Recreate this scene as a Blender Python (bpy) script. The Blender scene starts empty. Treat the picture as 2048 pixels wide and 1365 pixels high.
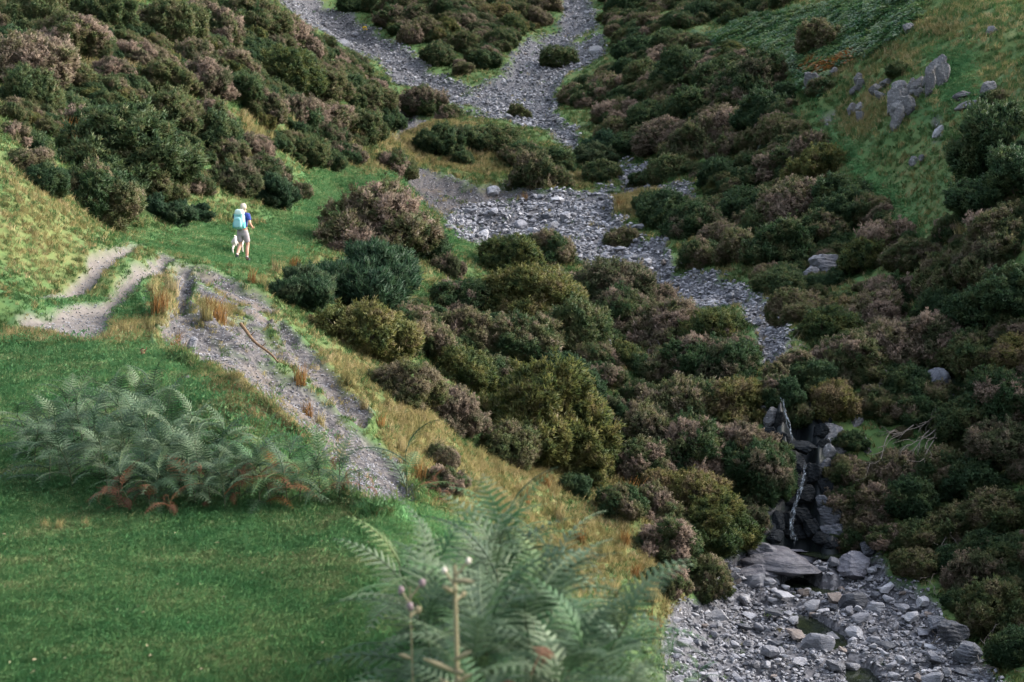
import bpy, bmesh, math, random
import numpy as np
from mathutils import Vector, Matrix, Euler
PI = math.pi
random.seed(7)
RNG = np.random.default_rng(7)
S = bpy.context.scene
COL = S.collection

# ------------------------------------------------------------------ camera, sky, sun, exposure
PITCH = math.radians(8.0)
FPX = 2048 * 50.0 / 36.0                      # focal length in photograph pixels (50 mm on 36 mm)
cam_d = bpy.data.cameras.new('camera')
cam = bpy.data.objects.new('camera', cam_d); COL.objects.link(cam)
cam.location = (0, 0, 0); cam.rotation_euler = (PI / 2 - PITCH, 0, 0)
cam_d.lens = 50; cam_d.sensor_width = 36; cam_d.sensor_fit = 'HORIZONTAL'
cam_d.clip_start = 0.1; cam_d.clip_end = 2000
cam_d.dof.use_dof = True; cam_d.dof.focus_distance = 27; cam_d.dof.aperture_fstop = 2.4
S.camera = cam

SUN_EL, SUN_AZ = math.radians(31), math.radians(74)      # azimuth from +Y (north) towards +X
w = bpy.data.worlds.new('World'); S.world = w; w.use_nodes = True
nt = w.node_tree
sky = nt.nodes.new('ShaderNodeTexSky'); sky.sky_type = 'NISHITA'; sky.sun_disc = False
sky.sun_elevation = SUN_EL; sky.sun_rotation = SUN_AZ
sky.air_density = 1.0; sky.dust_density = 3.5; sky.ozone_density = 1.0
soft = nt.nodes.new('ShaderNodeHueSaturation'); soft.inputs['Saturation'].default_value = .55        # thin cloud
nt.links.new(sky.outputs[0], soft.inputs['Color']); nt.links.new(soft.outputs[0], nt.nodes['Background'].inputs[0])
nt.nodes['Background'].inputs[1].default_value = 0.15
sun_d = bpy.data.lights.new('sun', 'SUN'); sun_d.energy = 1.0; sun_d.angle = math.radians(50); sun_d.color = (1, .96, .9)
sun = bpy.data.objects.new('sun', sun_d); COL.objects.link(sun)
sd = Vector((math.sin(SUN_AZ) * math.cos(SUN_EL), math.cos(SUN_AZ) * math.cos(SUN_EL), math.sin(SUN_EL)))
sun.rotation_euler = sd.to_track_quat('Z', 'Y').to_euler()
sun.location = (30, 20, 60)
S.view_settings.view_transform = 'Standard'; S.view_settings.look = 'None'
S.view_settings.exposure = 2.2; S.view_settings.gamma = 1; S.view_settings.use_curve_mapping = False
S.render.engine = 'CYCLES'
S.cycles.max_bounces = 7; S.cycles.diffuse_bounces = 5; S.cycles.glossy_bounces = 2
S.cycles.transparent_max_bounces = 6; S.cycles.transmission_bounces = 3
S.cycles.use_denoising = True

# ------------------------------------------------------------------ numpy noise
def _hash(ix, iy, seed):
    h = (ix.astype(np.int64) * 374761393 + iy.astype(np.int64) * 668265263 + seed * 974711) & 0xffffffff
    h = ((h ^ (h >> 13)) * 1274126177) & 0xffffffff
    return ((h ^ (h >> 16)) & 0xffff) / 32767.5 - 1.0
def vnoise(x, y, seed=0):
    x = np.asarray(x, float); y = np.asarray(y, float)
    ix = np.floor(x); iy = np.floor(y); fx = x - ix; fy = y - iy
    fx = fx * fx * fx * (fx * (fx * 6 - 15) + 10); fy = fy * fy * fy * (fy * (fy * 6 - 15) + 10)
    a = _hash(ix, iy, seed); b = _hash(ix + 1, iy, seed); c = _hash(ix, iy + 1, seed); d = _hash(ix + 1, iy + 1, seed)
    return (a * (1 - fx) + b * fx) * (1 - fy) + (c * (1 - fx) + d * fx) * fy
def fbm(x, y, seed=0, oct=4):
    s = 0; a = 1; t = 0
    for k in range(oct):
        s = s + a * vnoise(x * 2 ** k + 17.3 * k, y * 2 ** k - 9.1 * k, seed + k); t += a; a *= .5
    return s / t

# ------------------------------------------------------------------ terrain from surveyed points
# each: direction seen in the photograph (px, py) and estimated horizontal distance in metres
CTRL = [
 # lawn
 (0,1365,8.0),(-400,1365,8.2),(400,1365,8.0),(700,1365,8.1),(0,1030,12.5),(-400,1030,12.6),(300,1030,12.5),(600,1030,12.5),(800,1042,12.3),
 (0,850,17),(300,850,17),(0,690,24),(-400,690,24),(200,695,24),(330,715,23.5),(480,790,18.6),(600,880,16),(650,960,14.3),(900,1300,8.6),
 # scree
 (420,690,26.5),(550,785,24.5),(650,880,22.5),(760,985,21),(830,1030,20.3),(470,620,33),(540,625,35),(640,740,31),(740,850,28.5),(810,940,26.6),(380,565,36),(350,620,30),
 (900,1060,21),(1000,1150,20.5),(1100,1250,20),(1200,1365,19.5),
 # slope to the ravine
 (850,850,31),(920,900,32),(1000,950,32),(1100,1000,31.8),(1250,1000,34),(1250,1100,30.5),(1330,1200,28.8),(1350,1300,26.8),(1100,1100,28),(1200,1200,26),(950,1000,27),
 # lower stream bed
 (1400,1200,30.8),(1450,1300,28.4),(1700,1200,31.8),(1700,1330,28.0),(1650,1140,33.9),(1550,1140,33.9),(1650,1365,26.9),(1500,1365,26.6),(1950,1365,26.9),(1900,1250,30),(2048,1365,25.2),
 (2048,1250,29.5),(2000,1150,32.6),(1600,1095,35.4),(1700,1105,35.2),(1500,1100,34.6),(1480,1060,35),(2400,1365,22),(2400,1000,29),(1700,1600,21.5),(1300,1600,18),(2100,1600,20),
 # falls
 (1590,1080,35.7),(1592,960,36.2),(1600,885,36.6),(1600,872,37.4),(1572,795,38.0),(1568,770,39),(1548,720,41.5),(1530,640,47.5),
 # beds above the falls
 (1480,590,54),(1380,560,60),(1280,520,67),(1180,470,75),(950,455,79),(1100,420,88),(1270,355,101),(1150,300,118),(1060,220,140),(970,180,155),(1100,140,170),(1060,90,190),(1150,40,215),(1150,10,228),
 (850,150,165),(700,80,185),(600,10,205),
 # left bank bushes
 (1000,800,38),(1100,850,37.8),(1200,750,43),(1300,800,41),(1400,900,38),(1450,1000,35.8),(1400,1100,33),(1500,1030,35.4),(1525,900,37),(1490,750,41),(1400,650,50),(1200,600,55),(1000,560,58),
 (900,600,50),(800,650,42),(700,600,43),(950,700,43),(1150,680,47),(1300,700,46.5),
 # path shelf
 (485,517,43),(400,530,38.5),(560,470,52),(700,430,62),(640,370,77),(760,360,82),(860,450,70),(940,490,63),(800,400,75),(600,400,64),(500,430,53),(350,450,45.5),(200,470,38.5),
 (250,520,34),(150,580,30),(300,550,33),(130,640,27),(200,670,25.7),(600,520,45),
 # hillock and left hillside
 (0,340,34),(100,430,33.5),(50,550,29),(0,600,27),(0,500,29.5),(100,350,42),(300,400,46.5),(0,200,52),(200,250,55),(400,300,58.5),(500,350,61),(0,50,68),(200,50,75),(400,100,79),(550,250,75),
 (600,320,76),(500,100,96),(700,250,96),(750,200,112),(650,100,128),(400,0,110),(550,0,152),(200,0,90),(0,0,74),(-400,0,65),(-400,300,33),(-400,500,28),(0,-300,112),(500,-300,200),(1024,-300,300),(1600,-300,260),(2048,-300,150),
 # knoll
 (900,310,106),(800,300,103),(1000,340,101),(750,270,113),(900,260,119),(1050,300,111),(1150,350,104),(900,372,97),(1000,385,96),(850,405,88),
 # slopes at the head of the valley
 (900,50,192),(800,0,212),(1000,30,212),(1000,100,180),
 # right side
 (1250,200,140),(1300,300,113),(1350,350,96),(1200,100,176),(1300,50,176),(1300,120,150),(1400,200,116),(1450,100,136),(1500,0,172),(1350,0,202),(1600,100,116),(1600,200,95),(1650,260,86),(1500,300,93),
 (1450,400,82),(1550,450,69),(1500,550,59),(1600,600,52),(1650,540,57.5),(1700,450,63),(1780,400,62.5),(1700,300,73),(1800,200,73),(1900,100,76),(1750,100,93),(1900,0,93),(2048,0,81),(2048,150,63),
 (1900,300,60.5),(1850,420,55.5),(1950,350,53),(2048,300,48),(2048,450,43),(1900,520,48.5),(1750,600,48.5),(1700,700,43),(1650,750,40.5),(1850,650,43),(2000,600,41.5),(1900,780,39.8),(2000,800,38),(1750,850,38.3),
 (1850,900,37.2),(1700,950,36.8),(2000,950,35.8),(1800,1050,35.3),(1950,1050,34.6),(2048,1000,34.4),(1900,1150,33.2),(1830,1180,32.6),(2400,300,44),(2400,600,36),(2400,0,70),
]
def ray(u, v):
    """direction of a sight line as x/y and z/y"""
    xr = (np.asarray(u, float) - 1024) / FPX; yr = (682.5 - np.asarray(v, float)) / FPX
    den = math.cos(PITCH) + yr * math.sin(PITCH)
    return xr / den, (-math.sin(PITCH) + yr * math.cos(PITCH)) / den
def pix(x, y, z):
    a = np.asarray(x) / y; t = np.asarray(z) / y
    yr = (math.sin(PITCH) + t * math.cos(PITCH)) / (math.cos(PITCH) - t * math.sin(PITCH))
    den = math.cos(PITCH) + yr * math.sin(PITCH)
    return 1024 + FPX * a * den, 682.5 - FPX * yr
_c = np.array(CTRL, float)
_a, _w = ray(_c[:, 0], _c[:, 1]); _b = np.log(_c[:, 2])
# the bank the camera stands on
_a = np.concatenate([_a, [-.5, 0, .3, -.5, 0, .3]]); _b = np.concatenate([_b, np.log([5, 5, 5, 3, 3, 3])])
_w = np.concatenate([_w, np.array([-2.9, -2.6, -2.6, -2.1, -2.0, -2.0]) / np.array([5, 5, 5, 3, 3, 3])])
KA = 3.2
_P = np.stack([_a * KA, _b], 1)
def _phi(r2): return np.where(r2 > 1e-12, .5 * r2 * np.log(np.maximum(r2, 1e-12)), 0)
def _solve():
    n = len(_P); K = _phi(((_P[:, None] - _P[None]) ** 2).sum(-1)) + np.eye(n) * 2e-4
    A = np.zeros((n + 3, n + 3)); A[:n, :n] = K; A[:n, n] = 1; A[:n, n + 1:] = _P; A[n, :n] = 1; A[n + 1:, :n] = _P.T
    return np.linalg.solve(A, np.concatenate([_w, np.zeros(3)]))
_C = _solve()
def tps(a, b):
    q = np.stack([np.ravel(a) * KA, np.ravel(b)], 1); out = np.empty(len(q)); n = len(_P)
    for s in range(0, len(q), 20000):
        e = q[s:s + 20000]; out[s:s + 20000] = _phi(((e[:, None] - _P[None]) ** 2).sum(-1)) @ _C[:n] + _C[n] + e @ _C[n + 1:]
    return out.reshape(np.shape(a))
NA, NB = 540, 760
GA = np.linspace(-.50, .50, NA); GB = np.linspace(math.log(2.6), math.log(330), NB)
AA, BB = np.meshgrid(GA, GB)
ca = np.linspace(-.50, .50, 136); cb = GB[::2]
_ca, _cb = np.meshgrid(ca, cb); _cw = tps(_ca, _cb)
_t = np.empty((len(cb), NA))
for j in range(len(cb)): _t[j] = np.interp(GA, ca, _cw[j])
WG = np.empty((NB, NA))
for i in range(NA): WG[:, i] = np.interp(GB, cb, _t[:, i])
YG = np.exp(BB); XG = AA * YG; ZB = WG * YG
UG, VG = pix(XG, YG, ZB)

# ------------------------------------------------------------------ ground cover masks on the terrain
def poly_sdf(poly, U=None, V=None, pad=60):
    """signed distance to an outline in the survey's sight-line grid, positive inside"""
    U = UG if U is None else U; V = VG if V is None else V
    p = np.array(poly, float); lo = p.min(0) - pad; hi = p.max(0) + pad
    out = np.full(np.shape(U), -1e3)
    m = (U > lo[0]) & (U < hi[0]) & (V > lo[1]) & (V < hi[1])
    x = U[m]; y = V[m]; d = np.full(x.shape, 1e9); ins = np.zeros(x.shape, bool)
    for k in range(len(p)):
        a = p[k]; b = p[(k + 1) % len(p)]; e = b - a; L = max((e ** 2).sum(), 1e-9)
        t = np.clip(((x - a[0]) * e[0] + (y - a[1]) * e[1]) / L, 0, 1)
        d = np.minimum(d, (x - a[0] - t * e[0]) ** 2 + (y - a[1] - t * e[1]) ** 2)
        if a[1] != b[1]:
            c = ((a[1] > y) != (b[1] > y)) & (x < (b[0] - a[0]) * (y - a[1]) / (b[1] - a[1]) + a[0]); ins ^= c
    out[m] = np.where(ins, 1, -1) * np.sqrt(d)
    return out
POLY = dict(
 lawn=[[(-600,690),(80,688),(220,700),(300,693),(345,735),(420,795),(520,865),(610,900),(665,1000),(700,1030),(830,1042),(900,1060),(960,1200),(1000,1365),(1000,1800),(-600,1800)]],
 green=[[(230,480),(400,455),(520,440),(590,425),(600,370),(635,335),(700,332),(760,345),(800,385),(850,440),(900,460),(975,500),(975,530),(900,505),(820,440),(740,410),(690,440),(650,470),(560,530),(520,560),(460,552),(390,538),(340,505),(290,500)],
        [(1640,250),(1665,262),(1705,310),(1765,370),(1805,410),(1840,450),(1790,470),(1720,385),(1690,325),(1640,290)],
        [(1860,110),(1930,100),(1960,190),(1900,230),(1870,180)],[(205,625),(240,590),(300,590),(310,640),(290,680),(215,690)],[(1560,90),(1750,20),(1850,0),(1800,80),(1640,150)],
        [(80,600),(180,590),(215,605),(190,615),(90,612)]],
 dirt=[[(75,592),(150,560),(190,518),(220,510),(250,490),(292,488),(272,512),(222,542),(192,572),(150,592)],
       [(30,628),(130,613),(200,608),(238,572),(265,545),(310,525),(318,503),(352,520),(335,538),(398,543),(372,566),(335,560),(290,570),(252,602),(222,642),(217,670),(190,686),(130,680),(85,660),(40,650)],
       [(1640,250),(1655,240),(1672,232),(1668,245),(1650,262)]],
 scree=[[(350,570),(372,556),(392,560),(388,590),(372,620),(410,655),(465,690),(530,722),(590,765),(650,808),(712,860),(765,900),(808,945),(842,1022),(910,1052),(740,1022),(690,1000),(652,940),(622,890),(560,848),(480,785),(400,735),(345,708),(312,690),(335,660),(350,620),(345,590)],
        [(390,555),(445,566),(510,596),(562,632),(540,648),(500,636),(470,618),(430,600),(395,585)],[(560,648),(602,706),(645,742),(702,800),(745,850),(728,860),(680,830),(630,780),(585,730),(548,680)],
        [(288,600),(305,606),(318,640),(300,630)],
        [(780,190),(822,200),(832,230),(900,235),(862,246),(812,270),(790,285),(735,280),(750,265),(790,260)],
        [(785,348),(850,350),(960,378),(1010,362),(1062,377),(1120,392),(1000,406),(930,412),(890,440),(832,402)],
        [(465,85),(490,75),(505,110),(478,118)],[(1500,300),(1545,295),(1530,330),(1480,330)],[(1865,250),(1885,245),(1880,285),(1868,290)]],
 mixed=[[(395,585),(470,618),(548,660),(600,735),(690,840),(745,875),(800,900),(812,950),(745,905),(620,815),(505,735),(400,670),(372,620)]],
 bed=[[(1440,1120),(1480,1090),(1640,1090),(1760,1110),(1785,1160),(1850,1190),(1885,1240),(1905,1290),(1965,1320),(2010,1365),(2060,1700),(1200,1700),(1330,1365),(1318,1260),(1340,1215),(1400,1200),(1430,1170)],
      [(1220,335),(1300,340),(1312,372),(1372,380),(1392,400),(1290,400),(1215,410),(1240,440),(1290,480),(1330,490),(1342,530),(1420,540),(1490,572),(1500,592),(1570,622),(1575,690),(1560,745),(1525,740),(1512,690),(1480,632),(1410,615),(1330,590),(1270,572),(1200,536),(1130,512),(980,497),(890,462),(880,440),(920,410),(990,400),(1120,386),(1240,372),(1235,350)],
      [(1250,352),(1180,332),(1130,292),(1080,252),(1000,227),(930,217),(880,192),(800,162),(760,105),(690,85),(620,45),(565,0),(560,-80),(610,-80),(640,20),(720,68),(780,92),(860,148),(940,178),(1000,150),(1020,128),(1050,88),(1122,60),(1125,-20),(1170,-20),(1192,60),(1130,82),(1130,100),(1200,78),(1208,100),(1182,122),(1132,147),(1112,180),(1100,230),(1150,268),(1165,310),(1250,338)]],
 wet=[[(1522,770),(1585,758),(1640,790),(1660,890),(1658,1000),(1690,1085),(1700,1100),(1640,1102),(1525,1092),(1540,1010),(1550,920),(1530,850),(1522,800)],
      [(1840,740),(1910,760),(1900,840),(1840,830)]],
)
wob = fbm(XG * .9, YG * .9, 3, 4) * 13 + fbm(XG / YG * 60, BB * 60, 5, 3) * 7
def mask(name, soft=5.0, wobble=1.0):
    d = np.full(UG.shape, -1e3)
    for p in POLY[name]: d = np.maximum(d, poly_sdf(p))
    return np.clip((d + wob * wobble) / soft * .5 + .5, 0, 1), d
M = {}
M['lawn'], D_lawn = mask('lawn', 16, .8); M['green'], _ = mask('green', 18, 1.0)
M['dirt'], D_dirt = mask('dirt', 5, .55); M['scree'], D_scree = mask('scree', 5, .7)
_mx, _ = mask('mixed', 10, 1.0)
M['scree'] = np.maximum(M['scree'], _mx * np.clip(fbm(XG * 1.1, YG * 1.1, 71, 4) * 3.2 + .85, 0, 1))
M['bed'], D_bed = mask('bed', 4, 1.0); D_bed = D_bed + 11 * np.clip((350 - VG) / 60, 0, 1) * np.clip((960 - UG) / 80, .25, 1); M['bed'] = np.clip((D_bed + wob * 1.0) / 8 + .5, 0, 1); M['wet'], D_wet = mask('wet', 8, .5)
M['lawn'] *= VG > 640
DRY = [(870,305,150,48,.85),(250,662,60,22,1),(1260,420,50,16,.8),(60,440,130,95,.26),(215,150,75,32,.5),(660,262,50,26,.7),(830,880,60,80,.8),(640,930,40,60,.7),(1010,950,130,50,.6),(1330,1210,40,60,.6),
       (450,800,150,42,.8),(560,880,130,48,.85),(400,850,120,50,.55),(1740,200,30,110,.18),(1660,160,60,12,.4),(1850,60,130,12,.35),(1780,110,60,20,.3),(1720,250,50,40,.25),(700,760,70,60,.5),(430,640,50,35,.8),
       (150,680,160,14,.7),(90,655,90,25,.5),(330,640,40,60,.7),(1240,930,50,100,.45),(500,270,28,50,.6),(1340,420,60,20,.5),(1130,360,60,20,.6),(1080,930,60,30,.5),(1190,1090,130,120,.6),(1040,1000,150,60,.6),(1290,1130,60,90,.6)]
dry = np.zeros(UG.shape)
for (u, v, ru, rv, wt) in DRY:
    dry = np.maximum(dry, wt * np.clip(1.25 - np.sqrt(((UG - u) / ru) ** 2 + ((VG - v) / rv) ** 2) + fbm(XG * .5, YG * .5, 11, 3) * .5, 0, 1))
M['dry'] = np.clip(dry * (.75 + .6 * fbm(XG * 1.3, YG * 1.3, 21, 3)), 0, 1)
# relief
YS = np.clip(YG / 40, .25, 2.5)
hum = fbm(XG * .7, YG * .7, 31, 5) * .22 + fbm(XG * .16, YG * .16, 41, 3) * .4 * YS
flat = np.clip(M['lawn'] + M['green'] * .7 + M['dirt'] * .7, 0, 1)
hum = hum * (1 - .82 * flat) * np.clip((YG - 5) / 8, .25, 1)
rough = fbm(XG * 2.2, YG * 2.2, 51, 4)
hum += rough * .16 * M['bed'] + rough * .10 * M['scree'] + rough * .45 * M['wet']
lip = np.clip(D_scree / 12, 0, 1)
hum -= lip * np.where(VG > 500, .20, .7) * np.clip(M['scree'] * 1.5, 0, 1) + np.clip(D_dirt / 8, 0, 1) * .16
hum -= np.clip(D_bed / 14, 0, 1) * .25 * YS
hum += np.clip(1 - np.abs(D_scree + 6) / 9, 0, 1) * .13 * (VG > 500)
POOL = [[(1525,1088),(1560,1082),(1640,1082),(1700,1094),(1700,1112),(1650,1114),(1580,1100)],
        [(1530,1146),(1600,1138),(1650,1140),(1700,1152),(1690,1170),(1640,1178),(1580,1166)],
        [(1590,1226),(1640,1222),(1690,1240),(1700,1285),(1640,1275),(1605,1255)],[(1690,1300),(1740,1310),(1770,1350),(1760,1390),(1710,1375),(1690,1330)]]
dp = np.full(UG.shape, -1e3)
for p in POOL: dp = np.maximum(dp, poly_sdf(p))
hum -= np.clip(dp / 8 + .3, 0, 1) * .34
cleft = np.maximum(poly_sdf([(1562,790),(1606,795),(1630,880),(1628,1000),(1640,1080),(1560,1085),(1578,1000),(1592,930),(1575,880)]), -40)
hum -= np.clip(cleft / 14 + .3, 0, 1.2) * .7 * np.clip((YG - 34.5) / 1.2, 0, 1)
ZG = ZB + hum
DB = GB[1] - GB[0]; DA = GA[1] - GA[0]
def _bil(A, x, y):
    y = np.maximum(np.asarray(y, float), 2.7); fa = np.clip((np.asarray(x) / y - GA[0]) / DA, 0, NA - 1.001); fb = np.clip((np.log(y) - GB[0]) / DB, 0, NB - 1.001)
    i = fa.astype(int); j = fb.astype(int); s = fa - i; t = fb - j
    return (A[j, i] * (1 - s) + A[j, i + 1] * s) * (1 - t) + (A[j + 1, i] * (1 - s) + A[j + 1, i + 1] * s) * t
def H(x, y): return _bil(ZG, x, y)
def at(u, v, lift=0.0):
    """the point of the ground that the photograph shows at (u, v)"""
    a, t = ray(u, v); i = int(np.clip((a - GA[0]) / DA, 0, NA - 1)); c = WG[:, i]
    k = np.nonzero(c[60:] >= t)[0]; j = (k[0] + 60) if len(k) else NB - 1
    b = GB[j] if j == 0 else GB[j - 1] + DB * np.clip((t - c[j - 1]) / max(c[j] - c[j - 1], 1e-9), 0, 1)
    y = math.exp(b); x = float(a) * y
    return Vector((x, y, float(H(x, y)) + lift))
def on_face(u, v, back):
    p = at(u, v); a, t = ray(u, v); y = p.y + back; return Vector((float(a) * y, y, float(t) * y))
def slope_n(x, y):
    e = .01 * y; n = Vector((float(H(x - e, y) - H(x + e, y)), float(H(x, y - e) - H(x, y + e)), 2 * e)); return n.normalized()

# ------------------------------------------------------------------ helpers
def tag(o, label=None, cat=None, group=None, kind=None):
    if label: o['label'] = label
    if cat: o['category'] = cat
    if group: o['group'] = group
    if kind: o['kind'] = kind
    return o
def empty(name, loc, rot=(0, 0, 0)):
    o = bpy.data.objects.new(name, None); COL.objects.link(o); o.location = loc; o.rotation_euler = rot; o.empty_display_size = .2
    return o
def link(name, me, parent=None, mat=None):
    o = bpy.data.objects.new(name, me); COL.objects.link(o)
    if parent is not None: o.parent = parent
    if mat is not None:
        if not me.materials: me.materials.append(mat)
        o.material_slots[0].link = 'OBJECT'; o.material_slots[0].material = mat
    return o
def fast_mesh(name, V, F, smooth=False, normals=None):
    """F: (n,3) or (n,4) int array"""
    V = np.asarray(V, np.float32); F = np.asarray(F, np.int32); k = F.shape[1]
    me = bpy.data.meshes.new(name); me.vertices.add(len(V)); me.vertices.foreach_set('co', V.ravel())
    me.loops.add(F.size); me.loops.foreach_set('vertex_index', F.ravel())
    me.polygons.add(len(F)); me.polygons.foreach_set('loop_start', np.arange(0, F.size, k, dtype=np.int32))
    me.polygons.foreach_set('use_smooth', np.full(len(F), smooth or normals is not None))
    me.update(calc_edges=True)
    if normals is not None: me.normals_split_custom_set_from_vertices(np.asarray(normals, np.float32).tolist())
    return me
def bm_mesh(name, bm, smooth=False):
    me = bpy.data.meshes.new(name); bm.to_mesh(me); bm.free()
    if smooth: me.polygons.foreach_set('use_smooth', [True] * len(me.polygons))
    return me
def tube(pts, rad, seg=6):
    """vertices and quads of a tapered tube along pts"""
    P = [Vector(p) for p in pts]; V = []; F = []; up = Vector((.3, .2, 1)).normalized()
    for i, p in enumerate(P):
        d = (P[min(i + 1, len(P) - 1)] - P[max(i - 1, 0)]).normalized(); s = d.cross(up)
        if s.length < 1e-3: s = d.cross(Vector((1, 0, 0)))
        s.normalize(); t = s.cross(d); r = rad[i] if hasattr(rad, '__len__') else rad
        for k in range(seg): a = 2 * PI * k / seg; V.append(p + s * math.cos(a) * r + t * math.sin(a) * r)
    for i in range(len(P) - 1):
        for k in range(seg): F.append((i * seg + k, i * seg + (k + 1) % seg, (i + 1) * seg + (k + 1) % seg, (i + 1) * seg + k))
    return V, F
class MB:
    def __init__(s): s.V = []; s.F = []
    def add(s, V, F): o = len(s.V); s.V += [tuple(v) for v in V]; s.F += [tuple(i + o for i in f) for f in F]; return s
    def tube(s, pts, rad, seg=6): return s.add(*tube(pts, rad, seg))
    def mesh(s, name, smooth=True):
        me = bpy.data.meshes.new(name); me.from_pydata(s.V, [], s.F); me.polygons.foreach_set('use_smooth', [smooth] * len(s.F)); me.update(); return me

# ------------------------------------------------------------------ materials
def new_mat(name, rough=.8, spec=.3):
    m = bpy.data.materials.new(name); m.use_nodes = True; b = m.node_tree.nodes['Principled BSDF']
    b.inputs['Roughness'].default_value = rough; b.inputs['Specular IOR Level'].default_value = spec
    return m, m.node_tree, b
class N:
    """small node-graph helper"""
    def __init__(s, t): s.t = t
    def n(s, typ, **kw):
        x = s.t.nodes.new(typ)
        for k, v in kw.items(): setattr(x, k, v)
        return x
    def l(s, a, b): s.t.links.new(a, b)
    def noise(s, vec, scale, detail=4, rough=.6, out=0):
        x = s.n('ShaderNodeTexNoise'); x.inputs['Scale'].default_value = scale; x.inputs['Detail'].default_value = detail; x.inputs['Roughness'].default_value = rough
        if vec is not None: s.l(vec, x.inputs['Vector'])
        return x.outputs[out]
    def ramp(s, fac, stops):
        x = s.n('ShaderNodeValToRGB'); e = x.color_ramp.elements
        while len(e) < len(stops): e.new(.5)
        for k, (p, c) in enumerate(stops): e[k].position = p; e[k].color = (*c, 1) if not isinstance(c, (int, float)) else (c, c, c, 1)
        s.l(fac, x.inputs[0]); return x.outputs[0]
    def mix(s, fac, a, b, blend='MIX'):
        x = s.n('ShaderNodeMix', data_type='RGBA', blend_type=blend)
        for i, v in ((0, fac), (6, a), (7, b)):
            if isinstance(v, (int, float)): x.inputs[i].default_value = v
            elif isinstance(v, tuple): x.inputs[i].default_value = (*v, 1)
            else: s.l(v, x.inputs[i])
        return x.outputs[2]
    def math(s, op, a, b=0.0, clamp=False):
        x = s.n('ShaderNodeMath', operation=op, use_clamp=clamp)
        for i, v in ((0, a), (1, b)):
            if isinstance(v, (int, float)): x.inputs[i].default_value = v
            else: s.l(v, x.inputs[i])
        return x.outputs[0]
    def attr(s, name): x = s.n('ShaderNodeAttribute'); x.attribute_name = name; return x.outputs['Fac']
    def bump(s, h, strength, dist, bsdf):
        x = s.n('ShaderNodeBump'); x.inputs['Strength'].default_value = strength; x.inputs['Distance'].default_value = dist
        s.l(h, x.inputs['Height']); s.l(x.outputs[0], bsdf.inputs['Normal'])

def leaf_mat(name, stops, rough=.55, spec=.25, scale=2.0, vary=.35, trans=.45, each=.3):
    """foliage: colour wanders over the plant and from plant to plant"""
    m, t, b = new_mat(name, rough, spec); g = N(t)
    pos = g.n('ShaderNodeNewGeometry').outputs['Position']; rnd = g.n('ShaderNodeObjectInfo').outputs['Random']
    f = g.noise(pos, scale, 4, .7); f = g.math('ADD', f, g.math('MULTIPLY', g.math('SUBTRACT', rnd, .5), each))
    c = g.ramp(f, stops)
    fine = g.noise(pos, 28, 2, .7)
    k = g.math('ADD', g.math('MULTIPLY', fine, vary * 2), 1 - vary)
    hs = g.n('ShaderNodeHueSaturation'); g.l(c, hs.inputs['Color']); g.l(k, hs.inputs['Value'])
    g.l(hs.outputs[0], b.inputs['Base Color'])
    tr = g.n('ShaderNodeBsdfTranslucent'); g.l(hs.outputs[0], tr.inputs['Color'])
    mx = g.n('ShaderNodeMixShader'); mx.inputs[0].default_value = trans; g.l(b.outputs[0], mx.inputs[1]); g.l(tr.outputs[0], mx.inputs[2])
    g.l(mx.outputs[0], t.nodes['Material Output'].inputs['Surface'])
    return m
DARKG = leaf_mat('gorse_dark_green', [(.36, (.038, .078, .034)), (.50, (.080, .120, .046)), (.61, (.130, .138, .056)), (.72, (.20, .165, .105))])
OLIVE = leaf_mat('gorse_olive', [(.34, (.045, .080, .028)), (.48, (.105, .125, .038)), (.58, (.165, .160, .050)), (.70, (.21, .16, .09))])
PINKB = leaf_mat('gorse_withered', [(.36, (.075, .095, .045)), (.47, (.165, .142, .095)), (.64, (.33, .25, .195))], rough=.8)
MIXG = leaf_mat('gorse_mottled', [(.36, (.042, .084, .033)), (.49, (.092, .118, .047)), (.58, (.150, .145, .068)), (.69, (.26, .205, .145))])
BLUEG = leaf_mat('broom_blue_green', [(.30, (.024, .060, .032)), (.5, (.046, .090, .042)), (.68, (.090, .115, .055))])
FERNG = leaf_mat('bracken_green', [(.30, (.015, .039, .015)), (.5, (.035, .072, .030)), (.72, (.084, .120, .062))], rough=.55, spec=.25, scale=2.5, vary=.35, trans=.12, each=.6)
FERNL = leaf_mat('bracken_fresh_green', [(.30, (.030, .085, .032)), (.5, (.050, .115, .040)), (.70, (.10, .14, .045))], rough=.55, spec=.25, scale=2.5, vary=.25, trans=.25)
FERNB = leaf_mat('bracken_brown', [(.28, (.085, .040, .024)), (.5, (.15, .068, .038)), (.72, (.22, .115, .05))], rough=.75, scale=3)
FERNO = leaf_mat('bracken_orange', [(.28, (.14, .060, .02)), (.5, (.22, .095, .026)), (.72, (.25, .15, .045))], rough=.75, scale=3)
GRASSL = leaf_mat('grass_lawn', [(.30, (.082, .245, .090)), (.50, (.130, .30, .112)), (.63, (.24, .375, .15)), (.76, (.44, .42, .22))], rough=.7, scale=.9, vary=.25)
GRASSH = leaf_mat('grass_hill', [(.34, (.064, .165, .052)), (.55, (.115, .195, .062)), (.70, (.19, .215, .078)), (.82, (.31, .27, .12))], rough=.7, scale=.45, vary=.3)
STRAW = leaf_mat('grass_straw', [(.25, (.22, .22, .080)), (.5, (.36, .30, .13)), (.75, (.46, .37, .21))], rough=.8, scale=.8, vary=.3)
RUSSET = leaf_mat('grass_russet', [(.25, (.17, .09, .03)), (.5, (.27, .14, .045)), (.75, (.34, .21, .07))], rough=.8, scale=1.0)
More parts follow.
